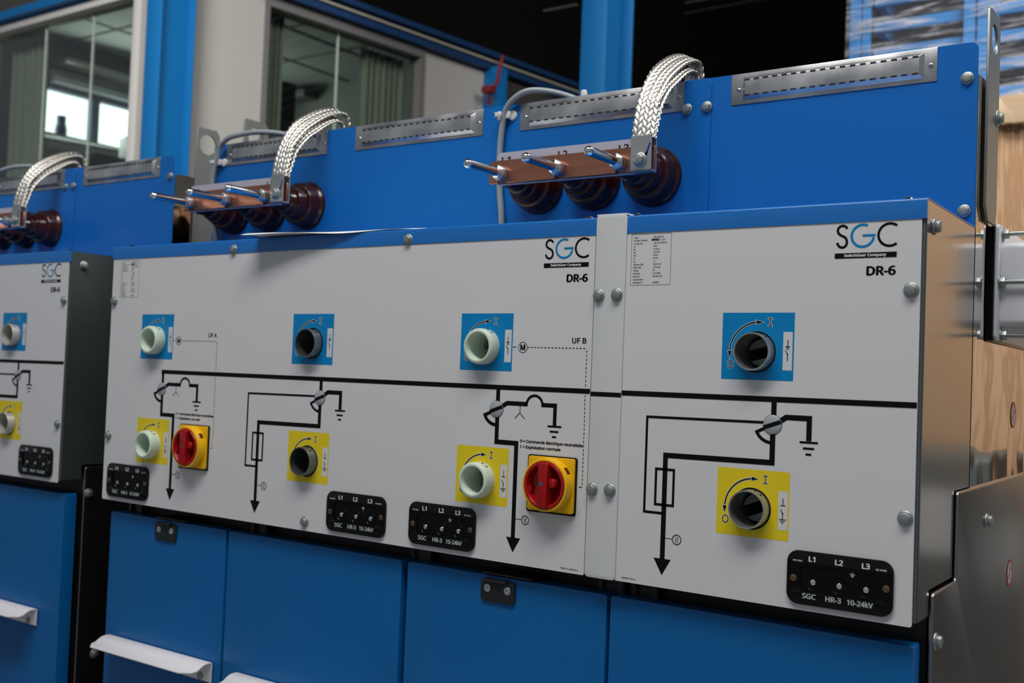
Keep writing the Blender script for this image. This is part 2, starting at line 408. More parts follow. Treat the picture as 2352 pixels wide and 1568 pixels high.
# ------------------------------------------------------------------ bushings, busbar, pins, strap
def bushing_mesh():
    b = MB()   # profile: radius, distance out of the plate (negative y)
    b.lathe([(0.0505, 0), (0.0505, -0.006), (0.0495, -0.009), (0.0460, -0.011), (0.0452, -0.013), (0.0440, -0.033), (0.0425, -0.0365), (0.0400, -0.038), (0.0352, -0.0385), (0.0345, -0.040), (0.0335, -0.054), (0.0318, -0.0575),
             (0.0272, -0.0585), (0.0262, -0.060), (0.0255, -0.071), (0.0235, -0.0735), (0.0200, -0.0745), (0.0195, -0.0760), (0.0185, -0.100), (0.0165, -0.104), (0.0, -0.104)], (0, 0, 0), 'y', 56)
    return b.mesh('bushing', RESIN, sharp=0.75)
def pin_mesh():
    b = MB()
    pr = [(0.0, -0.105), (0.0035, -0.1045), (0.006, -0.1025), (0.0077, -0.099), (0.0079, -0.096), (0.0076, -0.094), (0.0075, -0.020), (0.0098, -0.0185), (0.0098, -0.0165), (0.0098, -0.014)]
    b.lathe(pr, (0, 0, 0), 'y', 28)
    return b.mesh('contact_pin', CHROME, sharp=0.9)
def nut_mesh():
    b = MB(); b.lathe([(0.0110, -0.0160), (0.0134, -0.0146), (0.0134, -0.0012), (0.0122, 0.0)], (0, 0, 0), 'y', 6, 0.45)
    return b.mesh('hex_nut', NUTM, bevel=0.0003, seg=1)
ZB = 1.6945
def bushing_group(parent, xs, with_label=True):
    for i, x in enumerate(xs):
        put('bushing', cached('bush', bushing_mesh), parent, (x, 0.2635, 1.692))
    # copper bar: slotted from below at each stud
    xl, xr = xs[0] - 0.029, xs[-1] + 0.060
    zt, zb = 1.7180, 1.6785
    pts = [(xl, zb + 0.004), (xl + 0.004, zb)]
    for x in xs:
        pts += [(x - 0.0085, zb), (x - 0.0085, ZB), (x - 0.005, ZB + 0.007), (x + 0.005, ZB + 0.007), (x + 0.0085, ZB), (x + 0.0085, zb)]
    pts += [(xr - 0.002, zb), (xr, zb + 0.002), (xr, zt - 0.002), (xr - 0.002, zt), (xl + 0.006, zt), (xl, zt - 0.006)]
    b = MB(); b.ext([(p[0] - xs[0], p[1] - ZB) for p in pts], 0, 0.005)
    bar = put('copper_busbar', b.mesh('copper_busbar', COPPER, bevel=0.0006, seg=1), parent, (xs[0], 0.145, ZB))
    # label carrier: shallow tray behind the bar
    b = MB()
    b.ext([(p[0] - xs[0], p[1] - ZB) for p in rrect(xs[0] - 0.020, xr - 0.020, 1.6775, 1.7335, 0.010)], 0, 0.0025)
    b.box(-0.012, xr - 0.025 - xs[0], -0.006, 0.001, 1.6762 - ZB, 1.6778 - ZB)
    lab = put('label_carrier', b.mesh('label_carrier', LABELP, bevel=0.0004, seg=1), parent, (xs[0], 0.1545, ZB))
    b = MB()
    for i, x in enumerate(xs):
        txt(b, 'L%d' % (i + 1), x - 0.009 - xs[0], x + 0.009 - xs[0], 1.7135 - ZB, 0.0125, 0, 0.02)
    put('phase_lettering', b.mesh('phase_lettering', INK), lab, (xs[0], 0.1542, ZB))
    for x in xs:
        p = put('contact_pin', cached('pin', pin_mesh), parent, (x, 0.145, ZB))
        put('hex_nut', cached('nut', nut_mesh), p, (x, 0.145, ZB))

def catmull(P, k=10):
    P = [Vector(p) for p in P]; R = []
    for i in range(len(P) - 1):
        a, b_, c, d = P[max(i - 1, 0)], P[i], P[i + 1], P[min(i + 2, len(P) - 1)]
        for q in range(k):
            t = q / k; R.append(0.5 * ((2 * b_) + (c - a) * t + (2 * a - 5 * b_ + 4 * c - d) * t * t + (3 * b_ - a - 3 * c + d) * t ** 3))
    R.append(P[-1]); return R
def braid_mesh(path, width, thick, n=20, r=0.0021, pitch=0.062, seed=1):
    """flat plaited strap: strands zigzag across the width, over and under; path = list of (y, z)"""
    def samp(path):
        R = catmull([(0, p[0], p[1]) for p in path], 16); ln = [0]
        for i in range(1, len(R)): ln.append(ln[-1] + (R[i] - R[i - 1]).length)
        def f(u):
            u = min(max(u, 0), .9999) * ln[-1]
            for i in range(1, len(ln)):
                if ln[i] >= u: return R[i - 1].lerp(R[i], (u - ln[i - 1]) / max(1e-9, ln[i] - ln[i - 1]))
            return R[-1]
        return f, ln[-1]
    fl_, ll = samp(path[0]); fr_, lr = samp(path[1]); tot = (ll + lr) / 2
    hw = Vector((width / 2, 0, 0))
    def rail(q):
        u = q / tot; return fl_(u) - hw, fr_(u) + hw
    rnd = random.Random(seed); mb = MB(); m = 60
    def frame(s_):
        a, c = rail(s_); a2, c2 = rail(min(s_ + .002, tot)); a1, c1 = rail(max(s_ - .002, 0))
        t = ((a2 + c2) - (a1 + c1)).normalized(); sd = (c - a).normalized(); return (a + c) / 2, sd, sd.cross(t)
    # inner ribbon that fills the gaps
    vs = []; fs = []
    for i in range(m + 1):
        p, t, nr = frame(tot * i / m)
        for a, c in ((-1, -1), (1, -1), (1, 1), (-1, 1)): vs.append(p + t * (a * width * .47) + nr * (c * thick * .16))
    for i in range(m):
        for k in range(4): fs.append((i * 4 + k, i * 4 + (k + 1) % 4, i * 4 + 4 + (k + 1) % 4, i * 4 + 4 + k))
    mb.add(vs, fs)
    # plait: columns of slanting wire bundles on both faces, alternately leaning left and right
    cols = 5; cw = width / cols; L = .0125; step = .0120
    for side in (1, -1):
        for c in range(cols):
            x0 = (c + .5) * cw - width / 2; lean = (1 if c % 2 else -1) * side
            k = 0; s_ = (c % 2) * step * .5
            while s_ < tot:
                jit = rnd.uniform(-.0008, .0008); NS, NR = 8, 6; vv = []; ff = []
                for i in range(NS + 1):
                    u = -1 + 2 * i / NS; q = min(max(s_ + u * L + jit, 0), tot); p, t, nr = frame(q)
                    prof = max(0.0, 1 - u * u) ** .6; xc_ = x0 + lean * u * cw * .34; hh = thick * .20 + thick * .22 * prof - u * .0006
                    for r_ in range(NR + 1):
                        an = PI * r_ / NR; vv.append(p + t * (xc_ + math.cos(an) * cw * .56 * max(prof, .04)) + nr * (side * (hh - thick * .2 + math.sin(an) * .0017 * prof)))
                for i in range(NS):
                    for r_ in range(NR): ff.append((i * (NR + 1) + r_, i * (NR + 1) + r_ + 1, (i + 1) * (NR + 1) + r_ + 1, (i + 1) * (NR + 1) + r_))
                mb.add(vv, ff); s_ += step; k += 1
    # edge bundles
    for sg in (-1, 1):
        pts = []; ups = []
        for i in range(121):
            q = tot * i / 120; p, t, nr = frame(q); w_ = q / step * 2 * PI
            pts.append(p + t * (sg * (width * .485 + .0009 * math.sin(w_))) + nr * (thick * .22 * math.cos(w_))); ups.append(nr)
        mb.tube(pts, .0021, 6, .8, ups)
    return mb.mesh('plaited_strap', TIN, sharp=2.0, merge=False)

def earthing_strap(xc, zoff=0.0, label='', yoff=0.0):
    t = thing('earthing_strap', label, 'earthing strap', (xc, 0.135, 1.6785 + zoff), 'plaited earthing straps')
    wd = 0.036
    # fork lug round the busbar
    b = MB()
    b.box(-wd / 2, wd / 2, 0, 0.0025, 0, 0.056); b.box(-wd / 2, wd / 2, 0.0165, 0.019, 0, 0.060); b.box(-wd / 2, wd / 2, 0.0, 0.019, -0.0005, 0.002)
    lug = put('fork_lug', b.mesh('fork_lug', LUGM, bevel=0.0004, seg=1), t, (xc, 0.134, 1.6765 + zoff))
    b = MB(); b.stroke([(0.002, 0.018), (0.009, 0.026), (0.0125, 0.034), (0.0155, 0.043)], 0.0026, 0); b.stroke([(0.003, 0.020), (0.008, 0.024), (0.011, 0.029)], 0.004, 0)
    put('pen_mark', b.mesh('pen_mark', PEN), lug, (xc, 0.1337, 1.6765 + zoff))
    bolt(lug, (xc - 0.0015, 0.134, 1.6945 + zoff), r=0.0092, flange=0.0118, h=0.0085)
    left_ = [(.138, 1.728), (.143, 1.763), (.157, 1.803), (.186, 1.850), (.232, 1.882), (.278, 1.901), (.312, 1.905), (.330, 1.892), (.334, 1.855)]
    right_ = [(.141, 1.728), (.151, 1.766), (.160, 1.796), (.189, 1.826), (.214, 1.8465), (.2525, 1.872), (.288, 1.886), (.309, 1.883), (.318, 1.850)]
    put('plaited_strap', cached('braidA', lambda: braid_mesh((left_, right_), 0.0355, 0.008, seed=1)), t, (xc, yoff, zoff))
    l2 = [(.146, 1.728), (.152, 1.757), (.168, 1.796), (.198, 1.838), (.240, 1.868), (.278, 1.885), (.302, 1.886), (.313, 1.872), (.315, 1.845)]
    r2 = [(.149, 1.728), (.160, 1.757), (.172, 1.785), (.200, 1.814), (.226, 1.832), (.260, 1.857), (.286, 1.868), (.298, 1.862), (.303, 1.840)]
    put('plaited_strap', cached('braidB', lambda: braid_mesh((l2, r2), 0.0330, 0.006, seed=2)), t, (xc, yoff, zoff))
    b = MB(); b.box(-wd / 2, wd / 2, 0.300, 0.302, 1.790, 1.858); b.box(-wd / 2, wd / 2, 0.318, 0.320, 1.790, 1.860)
    put('end_lug', b.mesh('end_lug', LUGM), t, (xc, yoff, zoff))
    return t

def cable(pts, label, clip):
    b = MB(); b.tube([Vector(p) - Vector(pts[0]) for p in catmull(pts)], 0.0058, 14)
    o = put('signal_cable', b.mesh('signal_cable', CABLE, sharp=1.2), None, pts[0])
    tag(o, label, 'cable', 'grey signal cables')
def clip_part(parent, cx, cz):
    b = MB()
    b.lathe([(0.0095, 0), (0.0095, -0.004), (0.008, -0.006)], (0.016, 0, 0.0), 'y', 24)
    b.box(-0.002, 0.014, -0.013, -0.004, -0.006, 0.007); b.box(-0.0115, -0.0055, -0.014, -0.002, -0.008, 0.008); b.box(-0.0115, 0.003, -0.0225, -0.0195, -0.004, 0.004)
    b.box(-0.0115, -0.0085, -0.0225, -0.010, -0.004, 0.004)
    put('cable_clip', b.mesh('cable_clip', CLIPM, bevel=0.0012), parent, (cx, 0.2635, cz))

# ------------------------------------------------------------------ printed diagrams
YI = -0.0003
def hexl(cx, cz, r): return circle(cx, cz, r, 40)
def fuse_art(dx):
    b = MB(); y = YI
    b.face([(dx - .1818, 1.313), (dx - .1747, 1.313), (dx - .1747, 1.331), (dx - .1818, 1.331)], y)
    b.stroke([(dx - .1710, 1.3050), (dx - .1615, 1.3115), (dx - .1312, 1.3115), (dx - .1312, 1.2830)], .0070, y)
    for x0, x1, z in ((-.143, -.1193, 1.2812), (-.1386, -.124, 1.2736), (-.135, -.1275, 1.2661)): b.face([(dx + x0, z - .0014), (dx + x1, z - .0014), (dx + x1, z + .0014), (dx + x0, z + .0014)], y)
    a0, a1 = math.radians(206), math.radians(266)
    arc = circle(dx - .1795, 1.3012, .0235, 12, a0, a1)
    b.stroke([(dx - .1890, 1.2965)] + arc, .0042, y)
    b.stroke([(dx - .1880, 1.3035), (dx - .3605, 1.3020), (dx - .3605, 1.1714), (dx - .333, 1.1714)], .0035, y)
    b.stroke([(dx - .1788, 1.2900), (dx - .1788, 1.2523), (dx - .3305, 1.2508), (dx - .3305, 1.1095)], .0072, y)
    b.stroke([(dx - .3441, 1.1830), (dx - .3441, 1.2315), (dx - .3172, 1.2315), (dx - .3172, 1.1830)], .0035, y, True)
    b.face([(dx - .3435, 1.110), (dx - .3177, 1.110), (dx - .3306, 1.0878)], y)
    two_bar(b, dx - .3098, 1.1380, dx - .3275)
    return b
def two_bar(b, cx, cz, xs):
    y = YI
    b.stroke(circle(cx, cz, .0064, 30), .0011, y, True)
    for d in (-.0015, .0015): b.stroke([(cx + d, cz - .0040), (cx + d, cz + .0040)], .0009, y)
    b.stroke([(xs, cz + .0003), (cx - .0066, cz + .0003)], .0008, y)
def dashes(b, x0, z0, x1, z1, w=.0012, on=.0034, off=.0026):
    L = math.hypot(x1 - x0, z1 - z0); n = max(1, int(L / (on + off))); ux, uz = (x1 - x0) / L, (z1 - z0) / L; st = L / n
    for i in range(n):
        a = i * st; e = a + st * on / (on + off); b.stroke([(x0 + ux * a, z0 + uz * a), (x0 + ux * e, z0 + uz * e)], w, YI)
def feeder_art(dx, letter):
    """dx = 0 for the right feeder (UF B)"""
    b = MB(); y = YI
    b.face([(dx - .6193, 1.312), (dx - .6122, 1.312), (dx - .6122, 1.331), (dx - .6193, 1.331)], y)
    hump = circle(dx - .5487, 1.3090, .0142, 16, PI, 0)
    b.stroke([(dx - .6085, 1.3040), (dx - .5985, 1.3100), (dx - .5615, 1.3100)], .0066, y)
    b.stroke([(dx - .5629, 1.3070)] + hump + [(dx - .5345, 1.3070)], .0040, y)
    b.stroke([(dx - .5360, 1.3100), (dx - .5123, 1.3100), (dx - .5123, 1.2808)], .0062, y)
    for x0, x1, z in ((-.5243, -.5002, 1.2793), (-.5201, -.5051, 1.2717), (-.516, -.5086, 1.2640)): b.face([(dx + x0, z - .0014), (dx + x1, z - .0014), (dx + x1, z + .0014), (dx + x0, z + .0014)], y)
    b.stroke([(dx - .5744, 1.3072), (dx - .5746, 1.2962), (dx - .5833, 1.2880)], .0011, y); b.stroke([(dx - .5746, 1.2965), (dx - .5658, 1.2879)], .0011, y)
    arc = circle(dx - .6175, 1.3000, .0240, 12, math.radians(204), math.radians(266))
    b.stroke([(dx - .6270, 1.2955)] + arc, .0052, y)
    b.stroke([(dx - .6158, 1.2885), (dx - .6158, 1.2505), (dx - .5788, 1.2505), (dx - .5788, 1.1095)], .0072, y)
    b.face([(dx - .5910, 1.1098), (dx - .5655, 1.1098), (dx - .5783, 1.0877)], y)
    two_bar(b, dx - .5580, 1.1377, dx - .5753)
    b.stroke(circle(dx - .5737, 1.3947, .0079, 34), .0008, y, True)
    txt(b, 'M', dx - .5783, dx - .5691, 1.3902, .0092, y, .04)
    dashes(b, dx - .5915, 1.3950, dx - .5820, 1.3950); dashes(b, dx - .5655, 1.3950, dx - .4618, 1.3948)
    dashes(b, dx - .4618, 1.3925, dx - .4618, 1.3375); dashes(b, dx - .4618, 1.3280, dx - .4614, 1.1960); dashes(b, dx - .4614, 1.1952, dx - .4710, 1.1952)
    txt(b, 'UF ' + letter, dx - .4872, dx - .4630, 1.4021, .0080, y, .025)
    txt(b, '0 = Commande électrique neutralisée', dx - .5722, dx - .4627, 1.2524, .0046, y, .040)
    txt(b, '1 = Exploitation normale', dx - .5720, dx - .5001, 1.2440, .0046, y, .040)
    return b
TABLE_R = [('Type:', 'DR-6 IFA 2E'), ('N°serie / Année:', ''), ('Ur (Up-Us):', '24 (125-145) kV'), ('Ir:', '50 A'), ('Ik:', '12,5 kA'), ('Ip:', '31,5 kA'), ('Ud:', '50 kV'), ('fr:', '50 Hz'),
           ('tk:', '1 s'), ('Volume SF6:', '0,091 m³'), ('Poids SF6:', '1,257 kg'), ('Classe:', 'E3'), ('Pression:', '0,15 MPa'), ('Normes:', 'HN 64-S-52'), ('Autorisation', ''), ("d'emploi n°:", '24E009')]
TABLE_M = [('Type:', 'DR-6 2IFA/4E'), ('N°serie / Année:', ''), ('Ur (Up-Us):', '24 (125-145) kV'), ('Fonction UF  Ir:', '400 A'), ('Fonction FA  Ir:', '50 A'), ('Ik:', '12,5 kA'), ('Ip:', '31,5 kA'), ('Ud:', '50 kV'),
           ('fr:', '50 Hz'), ('tk:', '1 s'), ('Volume SF6:', '0,228 m³'), ('Poids SF6:', '2,819 kg'), ('Classe:', 'E3'), ('Pression:', '0,15 MPa'), ('Normes:', 'HN 64-S-52'), ('Autorisation', ''), ("d'emploi n°:", '24E009')]
def table_art(x0, x1, z0, z1, rows):
    b = MB(); y = YI
    b.stroke([(x0, z0), (x1, z0), (x1, z1), (x0, z1)], .0004, y, True)
    n = len(rows); st = (z1 - z0 - .004) / n
    for i, (l, r) in enumerate(rows):
        z = z1 - .0022 - (i + .80) * st; cap = st * .50
        txt(b, l, x0 + .0035, None, z, cap, y, .02, 1)
        if r: txt(b, r, x0 + .0345, None, z, cap, y, .02, 1)
        if i == 1:
            txt(b, '80682', x0 + .0310, x0 + .0435, z, cap * 1.45, y, .05, 2); txt(b, '/ 2025', x0 + .0440, None, z, cap, y, 0, 1)
    return b
def logo_art(dx, sc=1.0):
    """three hollow capitals, bar with company line; dx: shift from the right cabinet's place"""
    k = MB(); c = MB(); y = YI
    def q(x, z): return ((x + .0668) * sc - .0668 + dx, z)
    sp = [(-.0899, 1.5508), (-.0912, 1.5528), (-.0932, 1.5542), (-.0958, 1.5548), (-.0985, 1.5541), (-.1008, 1.5520), (-.1018, 1.5493), (-.1012, 1.5464), (-.0993, 1.5440), (-.0962, 1.5421),
          (-.0932, 1.5405), (-.0910, 1.5382), (-.0900, 1.5348), (-.0905, 1.5312), (-.0925, 1.5285), (-.0955, 1.5274), (-.0985, 1.5282), (-.1008, 1.5304), (-.1022, 1.5336)]
    k.stroke([q(p.x, p.z) for p in catmull([(a, 0, b) for a, b in sp], 4)], .0031, y)
    g = circle(-.0705, 1.5413, .0137, 40, math.radians(64), math.radians(350))
    c.stroke([q(*p) for p in g], .0031, y)
    c.face([q(-.0707, 1.5400), q(-.0547, 1.5400), q(-.0547, 1.5430), q(-.0707, 1.5430)], y - .00002)
    g = circle(-.0376, 1.5413, .0137, 40, math.radians(52), math.radians(308))
    k.stroke([q(*p) for p in g], .0031, y)
    k.face([q(-.1048, 1.5135), q(-.0288, 1.5135), q(-.0288, 1.5202), q(-.1048, 1.5202)], y)
    x = q(-.065, 0)[0]
    txt(k, 'DR-6', x, q(-.0293, 0)[0], 1.4915, .0117, y, .045)
    w = MB(); txt(w, 'SwitchGear Company', q(-.0932, 0)[0], q(-.0411, 0)[0], 1.5153, .0036, y - .0002, .035)
    return k, c, w
def sticker(parent, x0, z0, h, kind):
    """control sticker with hole, arrow, I and O, and the symbol box"""
    cx, cz = x0 + .0476, (z0 + .0366)
    b = MB(); b.face([(x0, z0), (x0 + .0988, z0), (x0 + .0988, z0 + h), (x0, z0 + h)], -.00015, [circle(cx, cz, .0274, 48)])
    st = put('operation_sticker', b.mesh('operation_sticker', CYAN if kind == 'b' else YELF), parent)
    st['label'] = 'blue square sticker round drive socket' if kind == 'b' else 'yellow square sticker round drive socket'
    bw = MB(); bk = MB(); bl = MB(); bz = MB()
    R = .0395; acx, acz = cx + .0030, cz - .0005
    a0, a1 = math.radians(176), math.radians(96)
    arc = circle(acx, acz, R, 26, a0, a1)
    def head(m, tip, d, L, w, y):
        n = (-d[1], d[0]); bx, bz = tip[0] - d[0] * L, tip[1] - d[1] * L
        m.face([tip, (bx + n[0] * w, bz + n[1] * w), (bx - n[0] * w, bz - n[1] * w)], y)
    for m, e, y in ((bw, .0006, -.0003), (bk, 0, -.0004)):
        m.stroke(arc, .0019 + 2 * e, y)
        head(m, (acx + .0062 + e * 2.2, acz + R), (1, 0.0), .0095 + 3.2 * e, .0027 + e * 1.4, y)
        head(m, (acx - R, acz - .0080 - e * 2.2), (0.0, -1), .0095 + 3.2 * e, .0027 + e * 1.4, y)
        ix, iz = x0 + .0663, z0 + .0757
        if m is bk: m = bl
        m.stroke([(ix, iz - .0046), (ix, iz + .0046)], .0013 + 2 * e, y)
        for zz in (iz - .0046, iz + .0046): m.stroke([(ix - .0030 - e, zz), (ix + .0030 + e, zz)], .0012 + 2 * e, y - .00001)
        ox, oz = x0 + .0126, z0 + .0202
        (bz if e == 0 else m).stroke([(ox + .0038 * math.cos(t), oz + .0049 * math.sin(t)) for t in [2 * PI * i / 28 for i in range(28)]], .0013 + 2 * e, y, True)
    put('arrow_outline', bw.mesh('arrow_outline', INKW), st)
    wx = x0 + .0844; wz = z0 + .0136
    b = MB(); b.face([(wx, wz), (wx + .0123, wz), (wx + .0123, wz + .0495), (wx, wz + .0495)], -.0003)
    put('symbol_field', b.mesh('symbol_field', PANEL), st)
    sx = wx + .0061; y = -.00045; arrow = bk; by = bk = MB()
    if kind == 'b':
        bk.stroke([(sx, wz + .0396), (sx, wz + .0300)], .0011, y); bk.stroke([(sx - .0035, wz + .0304), (sx + .0034, wz + .0304)], .0010, y)
        bk.stroke(circle(sx, wz + .0281, .0015, 16), .0008, y, True)
        bk.stroke([(sx - .0029, wz + .0254), (sx, wz + .0206), (sx, wz + .0123)], .0011, y); bk.face(circle(sx + .0001, wz + .0205, .0011, 12), y - .00001)
    else:
        bk.stroke([(sx, wz + .0404), (sx, wz + .0312)], .0011, y); bk.stroke([(sx - .0035, wz + .0311), (sx + .0035, wz + .0311)], .0011, y)
        bk.stroke([(sx - .0029, wz + .0262), (sx, wz + .0212), (sx, wz + .0132)], .0011, y); bk.face(circle(sx + .0001, wz + .0211, .0011, 12), y - .00001)
        for hw, zz in ((.0045, .0132), (.0029, .0109), (.0012, .0087)): bk.stroke([(sx - hw, wz + zz), (sx + hw, wz + zz)], .0011, y)
    put('switch_symbol', by.mesh('switch_symbol', INK), st)
    put('direction_arrow', arrow.mesh('direction_arrow', INK), st); put('position_letter', bl.mesh('position_letter', INK), st); put('position_letter', bz.mesh('position_letter', INK), st)
    return cx, cz

def drive_socket(parent, cx, cz, kind):
    """round drive socket standing out of the panel; kind 'metal', 'worn' or 'nylon'"""
    b = MB()
    if kind == 'nylon':
        b.lathe([(.0206, .060), (.0206, -.018), (.0218, -.0208), (.0245, -.0212), (.0268, -.0195), (.0276, -.016), (.0276, -.001), (.0262, .004), (.0262, .060)], (0, 0, 0), 'y', 56); m = NYLON
    else:
        b.lathe([(.0226, .060), (.0226, -.0155), (.0229, -.0168), (.0245, -.0170), (.0249, -.0162), (.0249, .060)], (0, 0, 0), 'y', 56); m = {'metal': CASTM, 'worn': CASTD, 'pale': PALEM}[kind]
    me = cached(('sock', kind), lambda: b.mesh('drive_socket', m, sharp=0.9))
    o = put('drive_socket', me, parent, (cx, 0, cz), {'nylon': 'pale green nylon drive socket', 'metal': 'grey metal drive socket', 'worn': 'scratched grey metal drive socket', 'pale': 'pale matt metal drive socket'}[kind])
    def key():
        k = MB()
        for s_ in (-1, 1):
            seg = circle(0, 0, .0205, 14, math.radians(25 if s_ > 0 else 205), math.radians(155 if s_ > 0 else 335))
            k.ext([(p[0], p[1] * 0.9) for p in seg], 0.020, 0.055)
        return k.mesh('drive_key', mat('key_grey', (.20, .20, .185), .45, metal=.2), bevel=.0006)
    kk = put('drive_key', cached('key', key), o, (cx, 0.004, cz)); kk.rotation_euler = (0, random.uniform(-.5, .3), 0)
    def eye():
        h = MB(); h.lathe([(.0063, -.0003), (.0055, .0002), (.0052, -.0006), (.0, -.0006)], (0, 0, 0), 'z', 20)
        return h.mesh('cross_hole', BLACKM)
    a = math.radians(62); rr = .0276 if kind == 'nylon' else .0249
    e = put('cross_hole', cached('eye', eye), o, (cx + rr * math.cos(a), -.0075, cz + rr * math.sin(a))); e.rotation_euler = (0, PI / 2 - a, 0); e.scale = (1, .62, 1)
    def ring():
        h = MB(); h.ext(circle(0, 0, .0290, 48), .0016, .0022, 'xz', [circle(0, 0, .0250, 48)]); h.lathe([(.0600, .0600), (.0600, .0605), (0, .0605)], (0, 0, 0), 'y', 24)
        return h.mesh('shaft_well', BLACKM)
    put('shaft_well', cached('well', ring), o, (cx, 0, cz))

def indicator_disc(parent, cx, cz):
    def d1():
        b = MB(); b.lathe([(.0124, 0), (.0124, -.0009), (.0118, -.0013), (0, -.0013)], (0, 0, 0), 'y', 40); return b.mesh('position_disc', DISC)
    o = put('position_disc', cached('pdisc', d1), parent, (cx, 0, cz))
    def d2():
        b = MB(); a = math.atan2(.0082, .0223); c, s_ = math.cos(a), math.sin(a); L, w = .0121, .0027
        b.ext([(-L * c + w * s_, -L * s_ - w * c), (L * c + w * s_, L * s_ - w * c), (L * c - w * s_, L * s_ + w * c), (-L * c - w * s_, -L * s_ + w * c)], -.0016, -.0012); 
        return b.mesh('position_bar', INK)
    put('position_bar', cached('pbar', d2), o, (cx, 0, cz))
    def d3():
        b = MB(); b.ext(circle(0, 0, .0129, 40), -.0004, -.0001, 'xz', [circle(0, 0, .0124, 40)]); return b.mesh('disc_rim', INK)
    put('disc_rim', cached('prim', d3), o, (cx, 0, cz))

def voltage_indicator(parent, x0):
    """black plug-in voltage indicator; x0 = left edge. Drawn relative to the right cabinet's (-.1533)"""
    z0, z1 = 1.0785, 1.1455; ox, oz = x0, z0
    def R(x): return x + .1533
    def Z(z): return z - z0
    def body():
        b = MB(); out = rrect(0, .1318, 0, z1 - z0, .0145, 8); rec = rrect(R(-.1365), R(-.0390), Z(1.0950), Z(1.1290), .0060, 6)
        b.ext(out, -.0040, 0, 'xz', [rec]); return b.mesh('voltage_indicator', BLACKP, bevel=.0007)
    o = put('voltage_indicator', cached('vi', body), parent, (ox, 0, oz))
    def floor():
        b = MB(); sx = [R(-.1198), R(-.0868), R(-.0540)]; sz = Z(1.1075)
        rec = rrect(R(-.1370), R(-.0385), Z(1.0945), Z(1.1295), .0060, 6)
        b.face(rec, -.0018, [circle(x, sz, .0102, 28) for x in sx])
        for x in sx: b.lathe([(.0102, -.0018), (.0100, -.0024), (.0095, -.0019), (.0085, .002), (.0062, .0055), (.0, .0060)], (x, 0, sz), 'y', 28)
        b.stroke([(R(-.1345), Z(1.1288)), (R(-.0415), Z(1.1288))], .0006, -.0043); b.stroke([(R(-.1345), Z(1.1302)), (R(-.0405), Z(1.1302)), (R(-.0375), Z(1.1278))], .0005, -.0043)
        return b.mesh('socket_plate', BLACKP)
    put('socket_plate', cached('vif', floor), o, (ox, 0, oz))
    def pinm():
        b = MB(); b.lathe([(.0044, .006), (.0044, -.0003), (.0034, -.0030), (.0016, -.0042), (.0, -.0044)], (0, 0, 0), 'y', 20); return b.mesh('socket_pin', CHROME)
    for x in (-.1198, -.0868, -.0540): put('socket_pin', cached('vip', pinm), o, (ox + R(x), 0, oz + Z(1.1075)))
    def scr():
        b = MB(); b.lathe([(.0042, 0), (.0042, -.0006), (.0036, -.0009), (0, -.0009)], (0, 0, 0), 'y', 24); return b.mesh('screw', BRASS)
    def slot():
        b = MB(); b.stroke([(-.003, .0016), (.003, -.0016)], .0007, -.0010); return b.mesh('screw_slot', BLACKM)
    for x, z in ((-.1446, 1.1105), (-.0296, 1.1125)):
        put('screw', cached('vis', scr), o, (ox + R(x), -.0040, oz + Z(z))); 
    put('screw_slot', cached('viss', slot), o, (ox + R(-.1446), -.0040, oz + Z(1.1105))); put('screw_slot', cached('viss', slot), o, (ox + R(-.0296), -.0040, oz + Z(1.1125)))
    def let():
        b = MB(); y = -.0043
        for s_, a, c in (('L1', -.1255, -.1169), ('L2', -.0922, -.0821), ('L3', -.0593, -.0495)): txt(b, s_, R(a), R(c), Z(1.1330), .0068, y, .035)
        txt(b, 'HR112024', R(-.1457), R(-.1335), Z(1.1318),   .0020, y, .03, 2); txt(b, 'IEC 61958', R(-.0424), R(-.0296), Z(1.1330), .0021, y, .03, 2)
        ex = R(-.0711); b.stroke([(ex, Z(1.1268)), (ex, Z(1.1238))], .0009, -.0020)
        for hw, z in ((.0033, 1.1238), (.0019, 1.1221), (.0008, 1.1206)): b.stroke([(ex - hw, Z(z)), (ex + hw, Z(z))], .0008, -.0021)
        return b.mesh('lettering', INKW)
    put('lettering', cached('vil', let), o, (ox, 0, oz))
    def let2():
        b = MB(); y = -.0043
        for s_, a, c in (('SGC', -.1327, -.1151), ('HR-3', -.1030, -.0834), ('10-24kV', -.0764, -.0446)): txt(b, s_, R(a), R(c), Z(1.0866), .0066, y, .035)
        return b.mesh('lettering', INKG)
    put('lettering', cached('vil2', let2), o, (ox, 0, oz))
    def leds():
        b = MB()
        for x, z in ((-.1218, 1.1220), (-.0882, 1.1226), (-.0552, 1.1231), (-.0716, 1.1155)): b.lathe([(.0019, 0), (.0016, -.0004), (.0010, -.0001), (0, .0)], (R(x), -.0018, Z(z)), 'y', 16)
        return b.mesh('lamp_hole', BLACKP)
    put('lamp_hole', cached('vih', leds), o, (ox, 0, oz))

